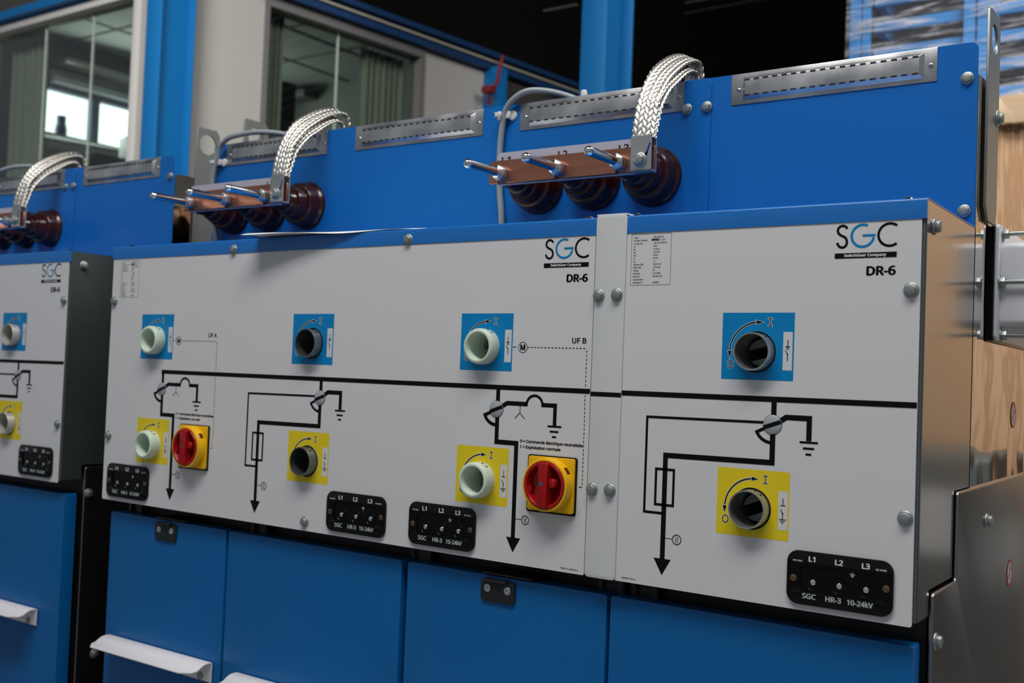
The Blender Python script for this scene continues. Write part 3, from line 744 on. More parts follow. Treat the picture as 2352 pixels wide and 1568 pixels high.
def rotary_switch(parent, dx):
    cx, cz = dx - .5120, 1.1950
    def base():
        b = MB(); b.ext(rrect(-.0432, .0418, -.0428, .0415, .004, 5), -.0025, 0); return b.mesh('rotary_switch', BLACKP, bevel=.0006)
    o = put('rotary_switch', cached('rs0', base), parent, (cx, 0, cz), 'red and yellow rotary switch')
    def plate():
        b = MB(); b.ext(rrect(-.0395, .0398, -.0395, .0398, .0035, 5), -.0062, -.0024); return b.mesh('yellow_plate', YELP, bevel=.0009)
    put('yellow_plate', cached('rs1', plate), o, (cx, 0, cz))
    def ring():
        b = MB(); b.lathe([(.0345, -.006), (.0345, -.0222), (.0355, -.0232), (.0378, -.0228), (.0385, -.0215), (.0388, -.006)], (0, 0, 0), 'y', 64)
        return b.mesh('padlock_ring', YELP, sharp=0.9)
    put('padlock_ring', cached('rs2', ring), o, (cx, 0, cz), 'yellow ring with a padlock slot')
    def win():
        b = MB(); a0, a1 = math.radians(28), math.radians(44)
        pts = []
        for i in range(5):
            a = a0 + (a1 - a0) * i / 4; pts.append((.03895 * math.cos(a), .03895 * math.sin(a)))
        vs = [(p[0], -.0075, p[1]) for p in pts] + [(p[0], -.0155, p[1]) for p in pts]
        b.add(vs, [(i, i + 1, i + 6, i + 5) for i in range(4)]); return b.mesh('padlock_slot', mat('slot_dark_red', (.05, .004, .004), .4))
    put('padlock_slot', cached('rs3', win), o, (cx, 0, cz))
    def dish():
        b = MB(); b.lathe([(.0345, -.006), (.0345, -.0235), (.0335, -.0246), (.0305, -.0246), (.0292, -.0232), (.0280, -.0105), (.0270, -.0095), (0, -.0095)], (0, 0, 0), 'y', 64)
        b.box(-.031, -.024, -.021, -.009, -.012, -.003)
        return b.mesh('red_dial', REDP, sharp=0.8)
    put('red_dial', cached('rs4', dish), o, (cx, 0, cz))
    def grip():
        b = MB(); pts_ = [(-.0078, -.0325), (.0070, -.0325), (.0076, 0), (.0085, .0305), (.0070, .0325), (-.0070, .0325), (-.0080, .0305)]
        b.ext(pts_, -.0295, -.0095); b.lathe([(.0066, -.0245), (.0072, -.020), (.0072, -.0095)], (.0125, 0, .0035), 'y', 24); return b.mesh('grip', REDP, bevel=.0016, seg=3)
    put('grip', cached('rs5', grip), o, (cx + .0005, 0, cz))
    def sc():
        b = MB(); b.lathe([(.0036, -.0298), (.0030, -.0297), (.0022, -.0290), (0, -.0288)], (0, 0, 0), 'y', 20); return b.mesh('centre_screw', CASTD)
    put('centre_screw', cached('rs6', sc), o, (cx - .001, 0, cz + .002))

# ------------------------------------------------------------------ doors
def door(parent, x0, x1, yf=.020, zt=1.0437):
    b = MB(); b.ext(rrect(x0, x1, .10, zt, .004, 4), yf, yf + .030)
    return put('door', b.mesh('door', BLUED, bevel=.0035, seg=4), parent)
def latch(parent, x0):
    global OFF
    keep = OFF.copy(); OFF = OFF + Vector((-.0085, .0120, -.0028))
    b = MB(); b.ext(rrect(x0, x0 + .0635, 1.0075, 1.0410, .006, 5), .0045, .0075); b.ext(rrect(x0 + .006, x0 + .050, 1.0385, 1.0425, .001, 2), -.002, .0065)
    b.ext(rrect(x0 + .004, x0 + .095, .000, .055, .004, 3), 1.0500, 1.0525, 'xy')
    o = put('latch_plate', b.mesh('latch_plate', DARKST, bevel=.0008), parent, label='black latch plate with two rivets')
    for x in (x0 + .0125, x0 + .050):
        def rv():
            q = MB(); q.lathe([(.0062, 0), (.0062, -.0008), (.0050, -.0016), (.0028, -.0018), (.0022, -.0006), (0, -.0004)], (0, 0, 0), 'y', 24); return q.mesh('rivet', NUTM)
        put('rivet', cached('rivet', rv), o, (x, .0045, 1.0277))
    OFF = keep
def handle(parent, x0, x1, z=.8035):
    global OFF
    keep = OFF.copy(); OFF = OFF + Vector((-.0140, .0120, -.0050))
    prof = [(.0050, z - .038), (.0050, z - .004), (.0040, z - .001), (.0015, z), (-.009, z), (-.0155, z - .001), (-.0225, z - .0045), (-.0300, z - .0092), (-.0400, z - .0105), (-.0560, z - .0102)]
    t = .0028; n = len(prof); L = []
    for i in range(n):
        a = Vector(prof[max(i - 1, 0)]); c = Vector(prof[min(i + 1, n - 1)]); d = (c - a).normalized(); L.append(Vector(prof[i]) + Vector((d.y, -d.x)) * -t)
    def xl(y): # front corners rounded
        k = max(0.0, (-y - .030) / .026); return .022 * (1 - math.sqrt(max(0, 1 - k * k)))
    b = MB(); vs = []
    NX = 2
    for side in (0, 1):
        for q in (prof, L):
            for p in q: vs.append(((x0 + xl(p[0])) if side == 0 else (x1 - xl(p[0])), p[0], p[1]))
    # indexes: side*2n + layer*n + i
    I = lambda s_, l, i: s_ * 2 * n + l * n + i
    fs = []
    for i in range(n - 1):
        fs.append((I(0, 0, i), I(1, 0, i), I(1, 0, i + 1), I(0, 0, i + 1))); fs.append((I(0, 1, i), I(0, 1, i + 1), I(1, 1, i + 1), I(1, 1, i)))
        for s_ in (0, 1): fs.append((I(s_, 0, i), I(s_, 0, i + 1), I(s_, 1, i + 1), I(s_, 1, i)))
    for i in (0, n - 1): fs.append((I(0, 0, i), I(0, 1, i), I(1, 1, i), I(1, 0, i)))
    b.add(vs, fs)
    o = put('door_handle', b.mesh('door_handle', WHITE, bevel=.0007, seg=2, sharp=.9), parent, label='white folded-sheet door handle')
    for x in (x0 + .035, x1 - .030): bolt(o, (x, .0050, z - .030), h=.006)
    OFF = keep

# ------------------------------------------------------------------ cabinet bodies
def box_body(parent, x0, x1, m=SATIN, side_label=None):
    """mechanism box behind the printed panel, open below"""
    t = .0015
    prof = [(.0022, 1.0760), (.0530, 1.0760), (.0530, 1.1080), (.1740, 1.1080), (.1740, 1.2210), (.2630, 1.2210), (.2630, 1.5825), (.0022, 1.5825)]
    b = MB(); b.ext(prof, x1 - .0015, x1, 'yz')
    put('box_side', b.mesh('box_side', m, bevel=.0006, seg=1), parent, label='satin stainless side of mechanism box')
    b = MB(); b.ext(prof, x0, x0 + .0015, 'yz'); put('box_side', b.mesh('box_side', m), parent)
    b = MB(); b.box(x1 - .030, x1 - .0015, .0021, .0036, 1.0765, 1.5820); b.box(x0 + .0015, x0 + .03, .0021, .0036, 1.0765, 1.5820); b.box(x0 + .0015, x1 - .0015, .0021, .0400, 1.0755, 1.0765)
    put('box_flange', b.mesh('box_flange', mat('galvanised_flange', (.10, .115, .115), .45, metal=.4), bevel=.0003, seg=1), parent)
def lid(parent, x0, x1):
    b = MB(); w = .0018
    b.ext([(-.0010, 1.5590), (-.0010, 1.5810), (-.0007, 1.5822), (-.0001, 1.5833), (.0009, 1.5841), (.0022, 1.5845), (.2630, 1.5845), (.2630, 1.5827), (.0022, 1.5827), (.0012, 1.5590)], x0, x1, 'yz')
    o = put('lid', b.mesh('lid', BLUEL, sharp=.9), parent, label='blue sheet lid of mechanism box')
    return o
def lid_screw(parent, x):
    def m():
        q = MB(); q.lathe([(.0078, 0), (.0078, .001), (.0062, .003), (.0035, .0046), (0, .0050)], (0, 0, 0), 'z', 20); return q.mesh('screw', CHROME)
    put('screw', cached('lids', m), parent, (x, .016, 1.5845))
def back_plate(parent, x0, x1, y=.2640, rl=False):
    b = MB(); r = .010
    p = rrect(x0, x1, 1.585, 1.8480, r, 6); p = [(a, max(c, 1.585)) for a, c in p]
    pts = [(x0, 1.2), (x1, 1.2)] + [(x1 - r + r * math.cos(PI / 2 * i / 6), 1.848 - r + r * math.sin(PI / 2 * i / 6)) for i in range(7)] + [(x0 + r * math.cos(PI / 2 + PI / 2 * i / 6), 1.848 - r + r * math.sin(PI / 2 + PI / 2 * i / 6)) for i in range(7)]
    b.ext(pts, y, y + .002)
    return put('bushing_plate', b.mesh('bushing_plate', BLUE, bevel=.0005, seg=1), parent, label='blue painted upright plate')
def tank(parent, x0, x1, y1=1.05):
    """mirror-finish steel tank behind the plate, brushed skirt below"""
    b = MB()
    n = 24; top = [(.2665 + (y1 - .2665) * i / n, 1.8010 + .0020 * math.sin(i * 1.9)) for i in range(n + 1)]
    b.ext([(.2665, 1.2150), (y1, 1.2150)] + top[::-1], x1 - .002, x1, 'yz')
    put('tank_side', b.mesh('tank_side', MIRROR), parent, label='mirror-bright stainless tank side')
    b = MB(); b.ext([(.2665, 1.2150), (y1, 1.2150), (y1, 1.7990), (.2665, 1.7990)], x0 - .002, x0 - .0005, 'yz'); put('tank_side', b.mesh('tank_side', MIRROR), parent)
    b = MB(); b.box(x0, x1 - .003, .267, .275, 1.2, 1.79); b.box(x0, x1 - .003, .275, y1, 1.2, 1.798); put('tank_body', b.mesh('tank_body', DARKST), parent)
    b = MB(); b.ext([(.0590, .05), (.0590, 1.1000), (.0640, 1.1035), (.1780, 1.1035), (.1810, 1.1070), (.1810, 1.2160), (.1850, 1.2200), (y1, 1.2200), (y1, .05)], x1 - .0015, x1 + .0045, 'yz')
    put('lower_side_plate', b.mesh('lower_side_plate', SATIN2, bevel=.0018, seg=3), parent, label='brushed stainless lower side plate')
    b = MB(); b.box(x0 + .004, x1 - .006, .070, y1, .05, 1.2); b.box(x0 + .004, x1 - .006, .20, y1, 1.2, 1.21); put('lower_frame', b.mesh('lower_frame', DARKST), parent, label='black inner frame')
def frame_struts(parent, xs):
    for x in xs:
        b = MB(); b.box(x - .020, x - .012, .053, .075, .9, 1.074); b.box(x + .010, x + .022, .053, .075, .9, 1.074); b.box(x - .02, x + .022, .060, .077, .9, 1.072)
        put('frame_strut', b.mesh('frame_strut', mat('strut_grey', (.030, .032, .032), .5), bevel=.0008, seg=1), parent)
def lifting_lug(parent, x, y0, y1, zt, cz, r, tail=1.64, boltz=1.775):
    b = MB(); c = .009
    out = [(y0, 1.62), (y0 + .02, 1.600), (y1 - .008, 1.600), (y1, 1.62), (y1, zt - c - .004), (y1 - c, zt), (y0 + .004, zt), (y0, zt - .004)]
    b.ext(out, x - .002, x + .002, 'yz', [circle((y0 + y1) / 2 - .001, cz, r, 40)])
    o = put('lifting_lug', b.mesh('lifting_lug', mat('lug_steel', (.30, .32, .31), .42, metal=.85, bump=(300, .15, .0004)), bevel=.0005, seg=1), parent, label='steel lifting lug with round hole')
    bolt(o, (x + .002, y1 - .012, boltz), 'x', 1, r=.0085, flange=.0125, h=.009)
def no_drill_sign(parent, x, y, z, r=.0215):
    b = MB(); n = 40
    def ring(r0, r1, xx):
        m = MB(); vs = []
        for i in range(n):
            a = 2 * PI * i / n; vs.append((xx, y + r0 * math.cos(a), z + r0 * math.sin(a)))
        for i in range(n):
            a = 2 * PI * i / n; vs.append((xx, y + r1 * math.cos(a), z + r1 * math.sin(a)))
        m.add(vs, [(i, (i + 1) % n, (i + 1) % n + n, i + n) for i in range(n)]); return m
    m = MB(); m.add([(x + .0003, y + r * math.cos(2 * PI * i / n), z + r * math.sin(2 * PI * i / n)) for i in range(n)], [tuple(range(n))])
    o = put('warning_sign', m.mesh('warning_sign', mat('sign_grey', (.45, .47, .48), .35)), parent, label='round no-drilling sticker with red ring')
    g = ring(r, r * .80, x + .0006)
    a = math.radians(28); c, s_ = math.cos(a) * r * .85, math.sin(a) * r * .85; w = .0014
    g.add([(x + .0006, y - c, z - s_ - w), (x + .0006, y + c, z + s_ - w), (x + .0006, y + c, z + s_ + w), (x + .0006, y - c, z - s_ + w)], [(0, 1, 2, 3)])
    put('red_ring', g.mesh('red_ring', RED), o)
    g = MB(); g.add([(x + .0005, y - .0016, z - .013), (x + .0005, y + .0016, z - .013), (x + .0005, y + .0016, z + .014), (x + .0005, y - .0016, z + .014)], [(0, 1, 2, 3)])
    put('bolt_symbol', g.mesh('bolt_symbol', INK), o)

def front_panel(parent, x0, x1, z0, z1, holes, ref, refbox):
    b = MB(); b.ext(rrect(x0, x1, z0, z1, .003, 4), 0, .0012, 'xz', holes)
    o = put('front_panel', b.mesh('front_panel', PANEL), parent, label='pale grey printed front panel')
    if ref:
        b = MB(); txt(b, ref, refbox[0], refbox[1], refbox[2], .0020, YI, .02, 2); put('drawing_number', b.mesh('drawing_number', INK), o)
    return o

def put_art(parent, fp, dlogo, sc=1.0):
    k, c, w = logo_art(dlogo, sc)
    put('logo_lettering', k.mesh('logo_lettering', INK), fp, label='black logo lettering and bar'); put('logo_letter', c.mesh('logo_letter', LOGOB), fp, label='blue middle letter of the logo')
    put('company_line', w.mesh('company_line', INKW), fp)

FU = -.8127     # shift of the middle fuse function from the right cabinet's
FA = -.8040     # shift of feeder A from feeder B
DULL = mat('dull_steel_side', (.085, .10, .10), .5, metal=.6)
def narrow_cabinet(label, x_left=-.4030, side=SATIN, sock='metal'):
    t = thing('switchgear_cabinet', label, 'switchgear cabinet', (-.2, .1, 0), 'switchgear cabinets in a row')
    hb, hy = (-.2528 + .0476, 1.3580 + .0366), (-.2530 + .0476, 1.1540 + .0366)
    fp = front_panel(t, -.4050, 0, 1.0705, 1.5737, [circle(*hb, .0273, 48), circle(*hy, .0273, 48)], 'FB800016 Rev.4', (-.3925, -.3700, 1.0752))
    b = fuse_art(0); b.face([(-.4047, 1.3297), (-.0005, 1.3308), (-.0005, 1.3379), (-.4047, 1.3368)], YI - .00005)
    put('mimic_diagram', b.mesh('mimic_diagram', INK), fp, label='black single-line diagram')
    put('rating_table', table_art(-.3943, -.3327, 1.4852, 1.5568, TABLE_R).mesh('rating_table', INK), fp)
    put_art(t, fp, 0)
    sticker(fp, -.2528, 1.3580, .0880, 'b'); sticker(fp, -.2530, 1.1540, .0875, 'y')
    drive_socket(t, *hb, sock); drive_socket(t, *hy, sock)
    indicator_disc(t, -.1795, 1.3012)
    voltage_indicator(t, -.1533)
    for z in (1.4730, 1.1990): bolt(fp, (-.0105, 0, z))
    box_body(t, x_left, .0057, side); lid(t, -.4290, .0057)
    for x in (-.020, -.395): lid_screw(t, x)
    bp = back_plate(t, -.4250, .0045)
    label_strip(bp, -.3665, -.0505)
    for z in (1.7970, 1.6080): bolt(bp, (-.0095, .2640, z))
    tank(t, -.4200, .0060)
    door(t, -.4195, -.0025)
    bolt(t, (.0057, .0330, 1.5535), 'x', 1, r=.0078, flange=.0105, h=.0085)
    bolt(t, (.0105, .3600, 1.1670), 'x', 1, r=.0078, flange=.0105, h=.0085); bolt(t, (.0105, .070, 1.0440), 'x', 1, r=.0078, flange=.0105, h=.0085)
    bolt(t, (.0105, .105, .680), 'x', 1, r=.0078, flange=.0105, h=.0085)
    return t

# ------------------------------------------------------------------ right cabinet
right = narrow_cabinet('front-right blue switchgear cabinet with one fuse function and stainless side')
lifting_lug(right, .0105, .2960, .3720, 1.9080, 1.8690, .0215, boltz=1.7580)
no_drill_sign(right, .0062, .5780, 1.3190); no_drill_sign(right, .0106, .5500, 1.0670)
frame_struts(right, [-.385])
# busbar end cover on the tank side: gasket plates, white moulded cover, long studs
b = MB(); b.ext(rrect(.3660, .7600, 1.4300, 1.6010, .006), .0065, .0078, 'yz'); b.ext(rrect(.3670, .7600, 1.4300, 1.6020, .006), .0088, .0101, 'yz'); b.ext(rrect(.3640, .7600, 1.4290, 1.6030, .006), .0111, .0121, 'yz')
ec = put('end_cover', b.mesh('end_cover', BLACKP, bevel=.0006), right, label='busbar end cover with white moulding on black gaskets')
b = MB(); b.ext(rrect(.3720, .7600, 1.4310, 1.6040, .008), .0121, .0165, 'yz'); b.ext(rrect(.3900, .7400, 1.4520, 1.5800, .012), .0165, .0560, 'yz')
put('cover_moulding', b.mesh('cover_moulding', WPLAS, bevel=.002, seg=3), ec, label='white moulded cover')
for (yy, zz) in ((.3810, 1.5180), (.4020, 1.5920), (.4020, 1.4400)):
    b = MB(); pr = []
    for i in range(46): pr.append((.0036 if i % 2 else .0031, .012 + i * .0013))
    b.lathe(pr + [(0, pr[-1][1] + .001)], (0, yy, zz), 'x', 12); put('threaded_stud', b.mesh('threaded_stud', ZINC), ec)
    b = MB(); b.lathe([(.0105, .0166), (.0105, .0182)], (0, yy, zz), 'x', 24); b.lathe([(.0080, .0182), (.0080, .0255)], (0, yy, zz), 'x', 6); put('hex_nut', b.mesh('hex_nut', ZINC, bevel=.0005), ec)

# ------------------------------------------------------------------ middle wide cabinet
mid = thing('switchgear_cabinet', 'wide middle blue switchgear cabinet with two red rotary switches', 'switchgear cabinet', (-1.02, .1, 0), 'switchgear cabinets in a row')
SX = [-1.4935, -1.0655, -.6915]
holes = [(x + .0476, z + .0366) for x in SX for z in (1.3580, 1.1538)]
fp = front_panel(mid, -1.5965, -.4535, 1.0705, 1.5742, [circle(*h, .0273, 48) for h in holes], 'FB822116_MM Rev.4', (-.4930, -.4630, 1.0752))
b = fuse_art(FU); a1 = feeder_art(0, 'B'); a2 = feeder_art(FA, 'A')
for q in (a1, a2): b.add(q.v, q.f)
b.face([(-1.4247, 1.3300), (-.4540, 1.3297), (-.4540, 1.3368), (-1.4247, 1.3374)], YI - .00005)
put('mimic_diagram', b.mesh('mimic_diagram', INK), fp, label='black single-line diagram of three functions')
put('rating_table', table_art(-1.5700, -1.5110, 1.4805, 1.5552, TABLE_M).mesh('rating_table', INK), fp)
put_art(mid, fp, -.4358, 1.02)
for i, x in enumerate(SX):
    sticker(fp, x, 1.3580, .0880, 'b'); sticker(fp, x + .001, 1.1538, .0875, 'y')
for i, h in enumerate(holes): drive_socket(mid, *h, 'worn' if i in (2, 3) else 'nylon')
indicator_disc(mid, -.6178, 1.3000); indicator_disc(mid, -.6178 + FA, 1.3000); indicator_disc(mid, -.1795 + FU, 1.3012)
for x in (-1.5785, -.9620, -.7795): voltage_indicator(mid, x)
rotary_switch(mid, 0); rotary_switch(mid, FA)
for x, z in ((-1.2307, 1.5661), (-.8075, 1.5670), (-1.5866, 1.4730), (-1.5840, 1.2000), (-1.0155, 1.0865)): bolt(fp, (x, 0, z))
box_body(mid, -1.5990, -.4320); ld = lid(mid, -1.5985, -.4310); lid_screw(mid, -1.560); lid_screw(mid, -.475)
bp = back_plate(mid, -1.6090, -.4010, y=.2618)
label_strip(bp, -1.1835, -.8605, y=.2603); label_strip(bp, -.7765, -.4490, y=.2603); label_strip(bp, -1.5760, -1.2640, y=.2603)
for x in (-.4080, -.4430): bolt(bp, (x, .2618, 1.8005))
bushing_group(bp if False else mid, [-1.5420, -1.4275, -1.3130]); bushing_group(mid, [-.7283, -.6138, -.4993])
clip_part(mid, -.8090, 1.8280); clip_part(mid, -1.5990, 1.8060)
b = MB(); b.ext(rrect(-.4515, -.4020, 1.0700, 1.5875, .006, 5), -.0022, -.0004); b.box(-.4515, -.4020, -.0020, .030, 1.5855, 1.5880)
jc = put('joint_cover', b.mesh('joint_cover', STRIPM, bevel=.0007), mid, label='light grey cover strip between panels')
b = MB(); b.face([(-.4515, 1.3268), (-.4020, 1.3268), (-.4020, 1.3332), (-.4515, 1.3332)], -.0025); put('bus_line', b.mesh('bus_line', INK), jc)
for x, z in ((-.4140, 1.4720), (-.4145, 1.1955), (-.4437, 1.4710), (-.4437, 1.1945)): bolt(jc, (x, -.0022, z))
tank(mid, -1.6050, -.4260)
frame_struts(mid, [-1.560, -1.190, -.800, -.440])
d1 = door(mid, -1.5913, -1.2390); d2 = door(mid, -1.2317, -.8103); d3 = door(mid, -.7970, -.4260)
latch(d1, -1.4350); latch(d3, -.6380)
handle(d1, -1.5550, -1.2420); handle(d2, -1.1720, -.8600, .7990)
handle(d3, -.7500, -.4600, .8000)
lifting_lug(mid, -1.6200, .3440, .4180, 1.9300, 1.8900, .0230)
# sheet of paper lying on the lid
b = MB(); n, m_ = 40, 12; vs = []
for i in range(n + 1):
    for j in range(m_ + 1):
        u = i / n; v = (j / m_) ** 2.2; x = -1.165 + .415 * u
        yf = -.043 + .066 * u; yy = yf + (.20 - yf) * v
        z = 1.5858 + (.0024 + .0012 * math.sin(u * 9 + .6)) * (1 - v) ** 2 - (.0030 + .0012 * math.sin(u * 13 + 1)) * max(0, 1 - v * 22)
        vs.append((x + .19 * 0, yy, z))
b.add(vs, [(i * (m_ + 1) + j, (i + 1) * (m_ + 1) + j, (i + 1) * (m_ + 1) + j + 1, i * (m_ + 1) + j + 1) for i in range(n) for j in range(m_)])
pm = b.mesh('paper_sheet', PAPER, sharp=2)
po = put('paper_sheet', pm); sol = po.modifiers.new('thickness', 'SOLIDIFY'); sol.thickness = .0004
tag(po, 'white paper sheet lying on the middle cabinet lid, overhanging its front edge', 'paper')

SL = 'plaited earthing strap arching over the blue plate '
earthing_strap(-.4575, label=SL + 'nearest the camera, beside L3 pin'); earthing_strap(-1.2710, .001, label=SL + 'in the middle of the photo')
cable([(-.8045, .2560, 1.5850), (-.8055, .2550, 1.6395), (-.8115, .2550, 1.6850), (-.8140, .2545, 1.7300), (-.8135, .2540, 1.7800), (-.8065, .2530, 1.8282), (-.7900, .2500, 1.8510), (-.7600, .2550, 1.8670), (-.7250, .2740, 1.8670), (-.6850, .2950, 1.8550), (-.6500, .3050, 1.8350)], 'grey cable looping over the plate beside the nearest L1 pin', 1)
cable([(-1.5810, .2500, 1.5850), (-1.5850, .2480, 1.6395), (-1.6020, .2480, 1.6850), (-1.6050, .2480, 1.7300), (-1.6040, .2480, 1.7800), (-1.5890, .2480, 1.8330), (-1.5650, .2470, 1.8530), (-1.5380, .2500, 1.8610), (-1.4850, .2700, 1.8680), (-1.4200, .2950, 1.8600), (-1.3850, .3050, 1.8350)], 'grey cable looping over the plate behind the middle pins', 1)
def cap_stud():
    q = MB(); q.lathe([(.0060, 0), (.0060, .010), (.0048, .014), (0, .0155)], (0, 0, 0), 'z', 18); return q.mesh('white_cap', CLIPM)
put('white_cap', cap_stud(), mid, (-.6480, .2700, 1.8450), 'small white plastic cap')

# ------------------------------------------------------------------ left cabinets (same construction, further back)
OFF = Vector((-1.832, .050, .008))
left = narrow_cabinet('far-left blue switchgear cabinet with pale metal drive sockets', side=DULL, sock='pale')
handle([c for c in left.children if c.name.startswith('door')][0], -.4000, -.0650, .7860)
lifting_lug(left, .0100, .3200, .3900, 1.9285, 1.8890, .0250, boltz=1.8000)
lw = thing('switchgear_cabinet', 'upper plate of a blue cabinet cut off by the left picture edge, with bushings', 'switchgear cabinet', (-.75, .1, 0), 'switchgear cabinets in a row')
bp = back_plate(lw, -1.0000, -.4010, y=.2618); label_strip(bp, -.7765, -.4490, y=.2603)
for x in (-.4080, -.4430): bolt(bp, (x, .2618, 1.8005))
bushing_group(lw, [-.7283, -.6138, -.4993]); tank(lw, -.9900, -.4260); lid(lw, -1.0000, -.4310); box_body(lw, -.9900, -.4320)
b = MB(); b.ext(rrect(-.9900, -.4535, 1.0705, 1.5742, .003), 0, .0012); put('front_panel', b.mesh('front_panel', PANEL), lw)
b = MB(); b.ext(rrect(-.4515, -.4020, 1.0700, 1.5875, .006, 5), -.0022, -.0004); put('joint_cover', b.mesh('joint_cover', STRIPM, bevel=.0007), lw)
door(lw, -.7890, -.4195); clip_part(lw, -.8090, 1.8280)
earthing_strap(-.4575, label=SL + 'at the left picture edge')
cable([(-.8045, .2560, 1.5850), (-.8055, .2550, 1.6395), (-.8115, .2550, 1.6850), (-.8140, .2545, 1.7300), (-.8135, .2540, 1.7800), (-.8065, .2530, 1.8282), (-.7700, .2480, 1.8560), (-.7100, .2500, 1.8690), (-.6400, .2620, 1.8720), (-.5600, .2750, 1.8620), (-.4700, .2900, 1.8450), (-.4300, .300, 1.835)], 'grey cable looping over the plate at the left picture edge', 1)
OFF = Vector((0, 0, 0))

# ------------------------------------------------------------------ hall
fl = MB(); fl.box(-14, 8, -8, 26, -.1, 0); struct('floor', fl, CONC)
ce = MB()
for i in range(110):
    y = -1.0 + i * .25; ce.box(-14, 8, y, y + .17, 5.00, 5.03); ce.box(-14, 8, y + .17, y + .25, 5.05, 5.08)
struct('ceiling', ce, CEIL)
wb = MB(); wb.box(-14, 8, 25.8, 26, 0, 5.1); struct('wall_back', wb, mat('hall_wall_dark', (.05, .05, .045), .7))
wb = MB(); wb.box(5.0, 5.15, -1, 26, 0, 5.1); struct('wall_right', wb, HALLW)

def ibeam_column(x, y, w, d, label, rot=0.0):
    t = thing('steel_column', label, 'column', (x, y, 0), 'blue steel columns')
    tf = .012; b = MB()
    b.box(-w / 2, w / 2, 0, tf, 0, 5.0); b.box(-w / 2, w / 2, d - tf, d, 0, 5.0); b.box(-.004, .004, tf, d - tf, 0, 5.0)
    o = put('column_section', b.mesh('column_section', BLUEC, bevel=.002), t, (x, y, 0)); o.rotation_euler = (0, 0, rot)
    return t
# ray positions: corner column 5.6 m away, free column 4.8 m away
ibeam_column(-3.925, 1.752, .108, .200, 'blue steel column at the corner of the office')
ibeam_column(-2.045, 2.610, .125, .240, 'tall blue steel column rising behind the middle cabinet')

# ------------------------------------------------------------------ office block
WY = 1.95
def wall_w_hole(name, x0, x1, z0, z1, hx0, hx1, hz0, hz1, y0, y1, m):
    b = MB(); b.ext([(x0, z0), (x1, z0), (x1, z1), (x0, z1)], y0, y1, 'xz', [[(hx0, hz0), (hx1, hz0), (hx1, hz1), (hx0, hz1)]]); return struct(name, b, m)
wall_w_hole('wall_front', -7.6, -4.05, 0, 3.285, -5.75, -4.345, 1.5, 3.20, WY, WY + .08, GREYW)
b = MB()
for x0, x1, z0, z1 in ((-5.80, -4.300, 3.195, 3.235), (-5.80, -4.30, 1.46, 1.50), (-5.80, -5.76, 1.5, 3.2), (-4.345, -4.30, 1.5, 3.2)): b.box(x0, x1, WY - .015, WY + .09, z0, z1)
w1 = struct('window_1', b, FRAMEW, bevel=.002)
b = MB(); b.box(-5.76, -4.345, WY + .04, WY + .046, 1.50, 3.195); put('glass_pane', b.mesh('glass_pane', GLASS), w1)
b = MB()
for x in (-4.76, -5.20): b.box(x - .0014, x + .0014, WY + .036, WY + .049, 1.5, 3.195)
put('pane_joint', b.mesh('pane_joint', mat('pane_joint', (.45, .47, .44), .3)), w1)
b = MB(); b.box(-7.6, -4.05, WY - .06, WY + .02, 3.245, 3.290); b.box(-7.6, -4.05, WY - .01, WY + .02, 3.235, 3.245); struct('trim_1', b, BLUEC)
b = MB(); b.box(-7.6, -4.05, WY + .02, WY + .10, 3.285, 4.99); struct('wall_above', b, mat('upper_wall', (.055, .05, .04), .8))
# right office wall runs away from the corner, turned seven degrees
WR = thing('office_side_wall', 'side', 'wall', (0, 0, 0)); del WR['label']; del WR['category']
AX = Vector((.122, .9925, 0)); P0 = Vector((-4.0, WY, 0)); NX = Vector((.9925, -.122, 0))
def w2mesh(mb):
    """mesh drawn with x = distance along the wall, y = distance behind its face, z up"""
    mb.v = [tuple(P0 + AX * v[0] - NX * v[1] + Vector((0, 0, v[2]))) for v in mb.v]; return mb
bpy.data.objects.remove(WR)
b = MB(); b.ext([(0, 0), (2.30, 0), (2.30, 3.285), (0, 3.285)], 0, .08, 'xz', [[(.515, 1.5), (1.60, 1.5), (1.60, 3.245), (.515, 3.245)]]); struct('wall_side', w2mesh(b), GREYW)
b = MB()
for x0, x1, z0, z1 in ((.49, 1.625, 3.235, 3.285), (.49, 1.625, 1.46, 1.50), (.49, .515, 1.5, 3.24), (1.595, 1.625, 1.5, 3.24)): b.box(x0, x1, -.015, .09, z0, z1)
w2 = struct('window_2', w2mesh(b), mat('dark_grey_frame', (.13, .125, .12), .5))
b = MB(); b.box(.515, 1.595, .04, .046, 1.5, 3.235); put('glass_pane', w2mesh(b).mesh('glass_pane', GLASS), w2)
b = MB(); b.box(1.005, 1.010, .034, .05, 1.5, 3.235); put('pane_joint', w2mesh(b).mesh('pane_joint', mat('pane_joint_b', (.45, .47, .44), .3)), w2)
b = MB(); b.box(-.1, 4.5, -.06, .06, 3.290, 3.325); b.box(-.1, 4.5, -.02, .06, 3.395, 3.425); struct('trim_2', w2mesh(b), mat('shaded_beam_blue', (.003, .030, .10), .5))  # beam blue darkened in the colour to stand in for shade under the ceiling
b = MB(); b.box(-.1, 4.5, -.045, .05, 3.345, 3.356); struct('trim_3', w2mesh(b), mat('cable_tray_metal', (.36, .33, .28), .5))
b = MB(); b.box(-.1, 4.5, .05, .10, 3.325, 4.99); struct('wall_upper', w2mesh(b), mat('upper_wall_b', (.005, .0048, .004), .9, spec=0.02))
b = MB(); b.box(2.30, 4.4, .0, .08, 0, 3.285); struct('wall_far', w2mesh(b), mat('far_wall', (.050, .047, .042), .9, spec=.05))  # colour set darker than the near wall to stand in for shade
fc = thing('steel_column', 'blue steel column far along the office wall, beside the red hook block', 'column', tuple(P0 + AX * 2.19), 'blue steel columns')
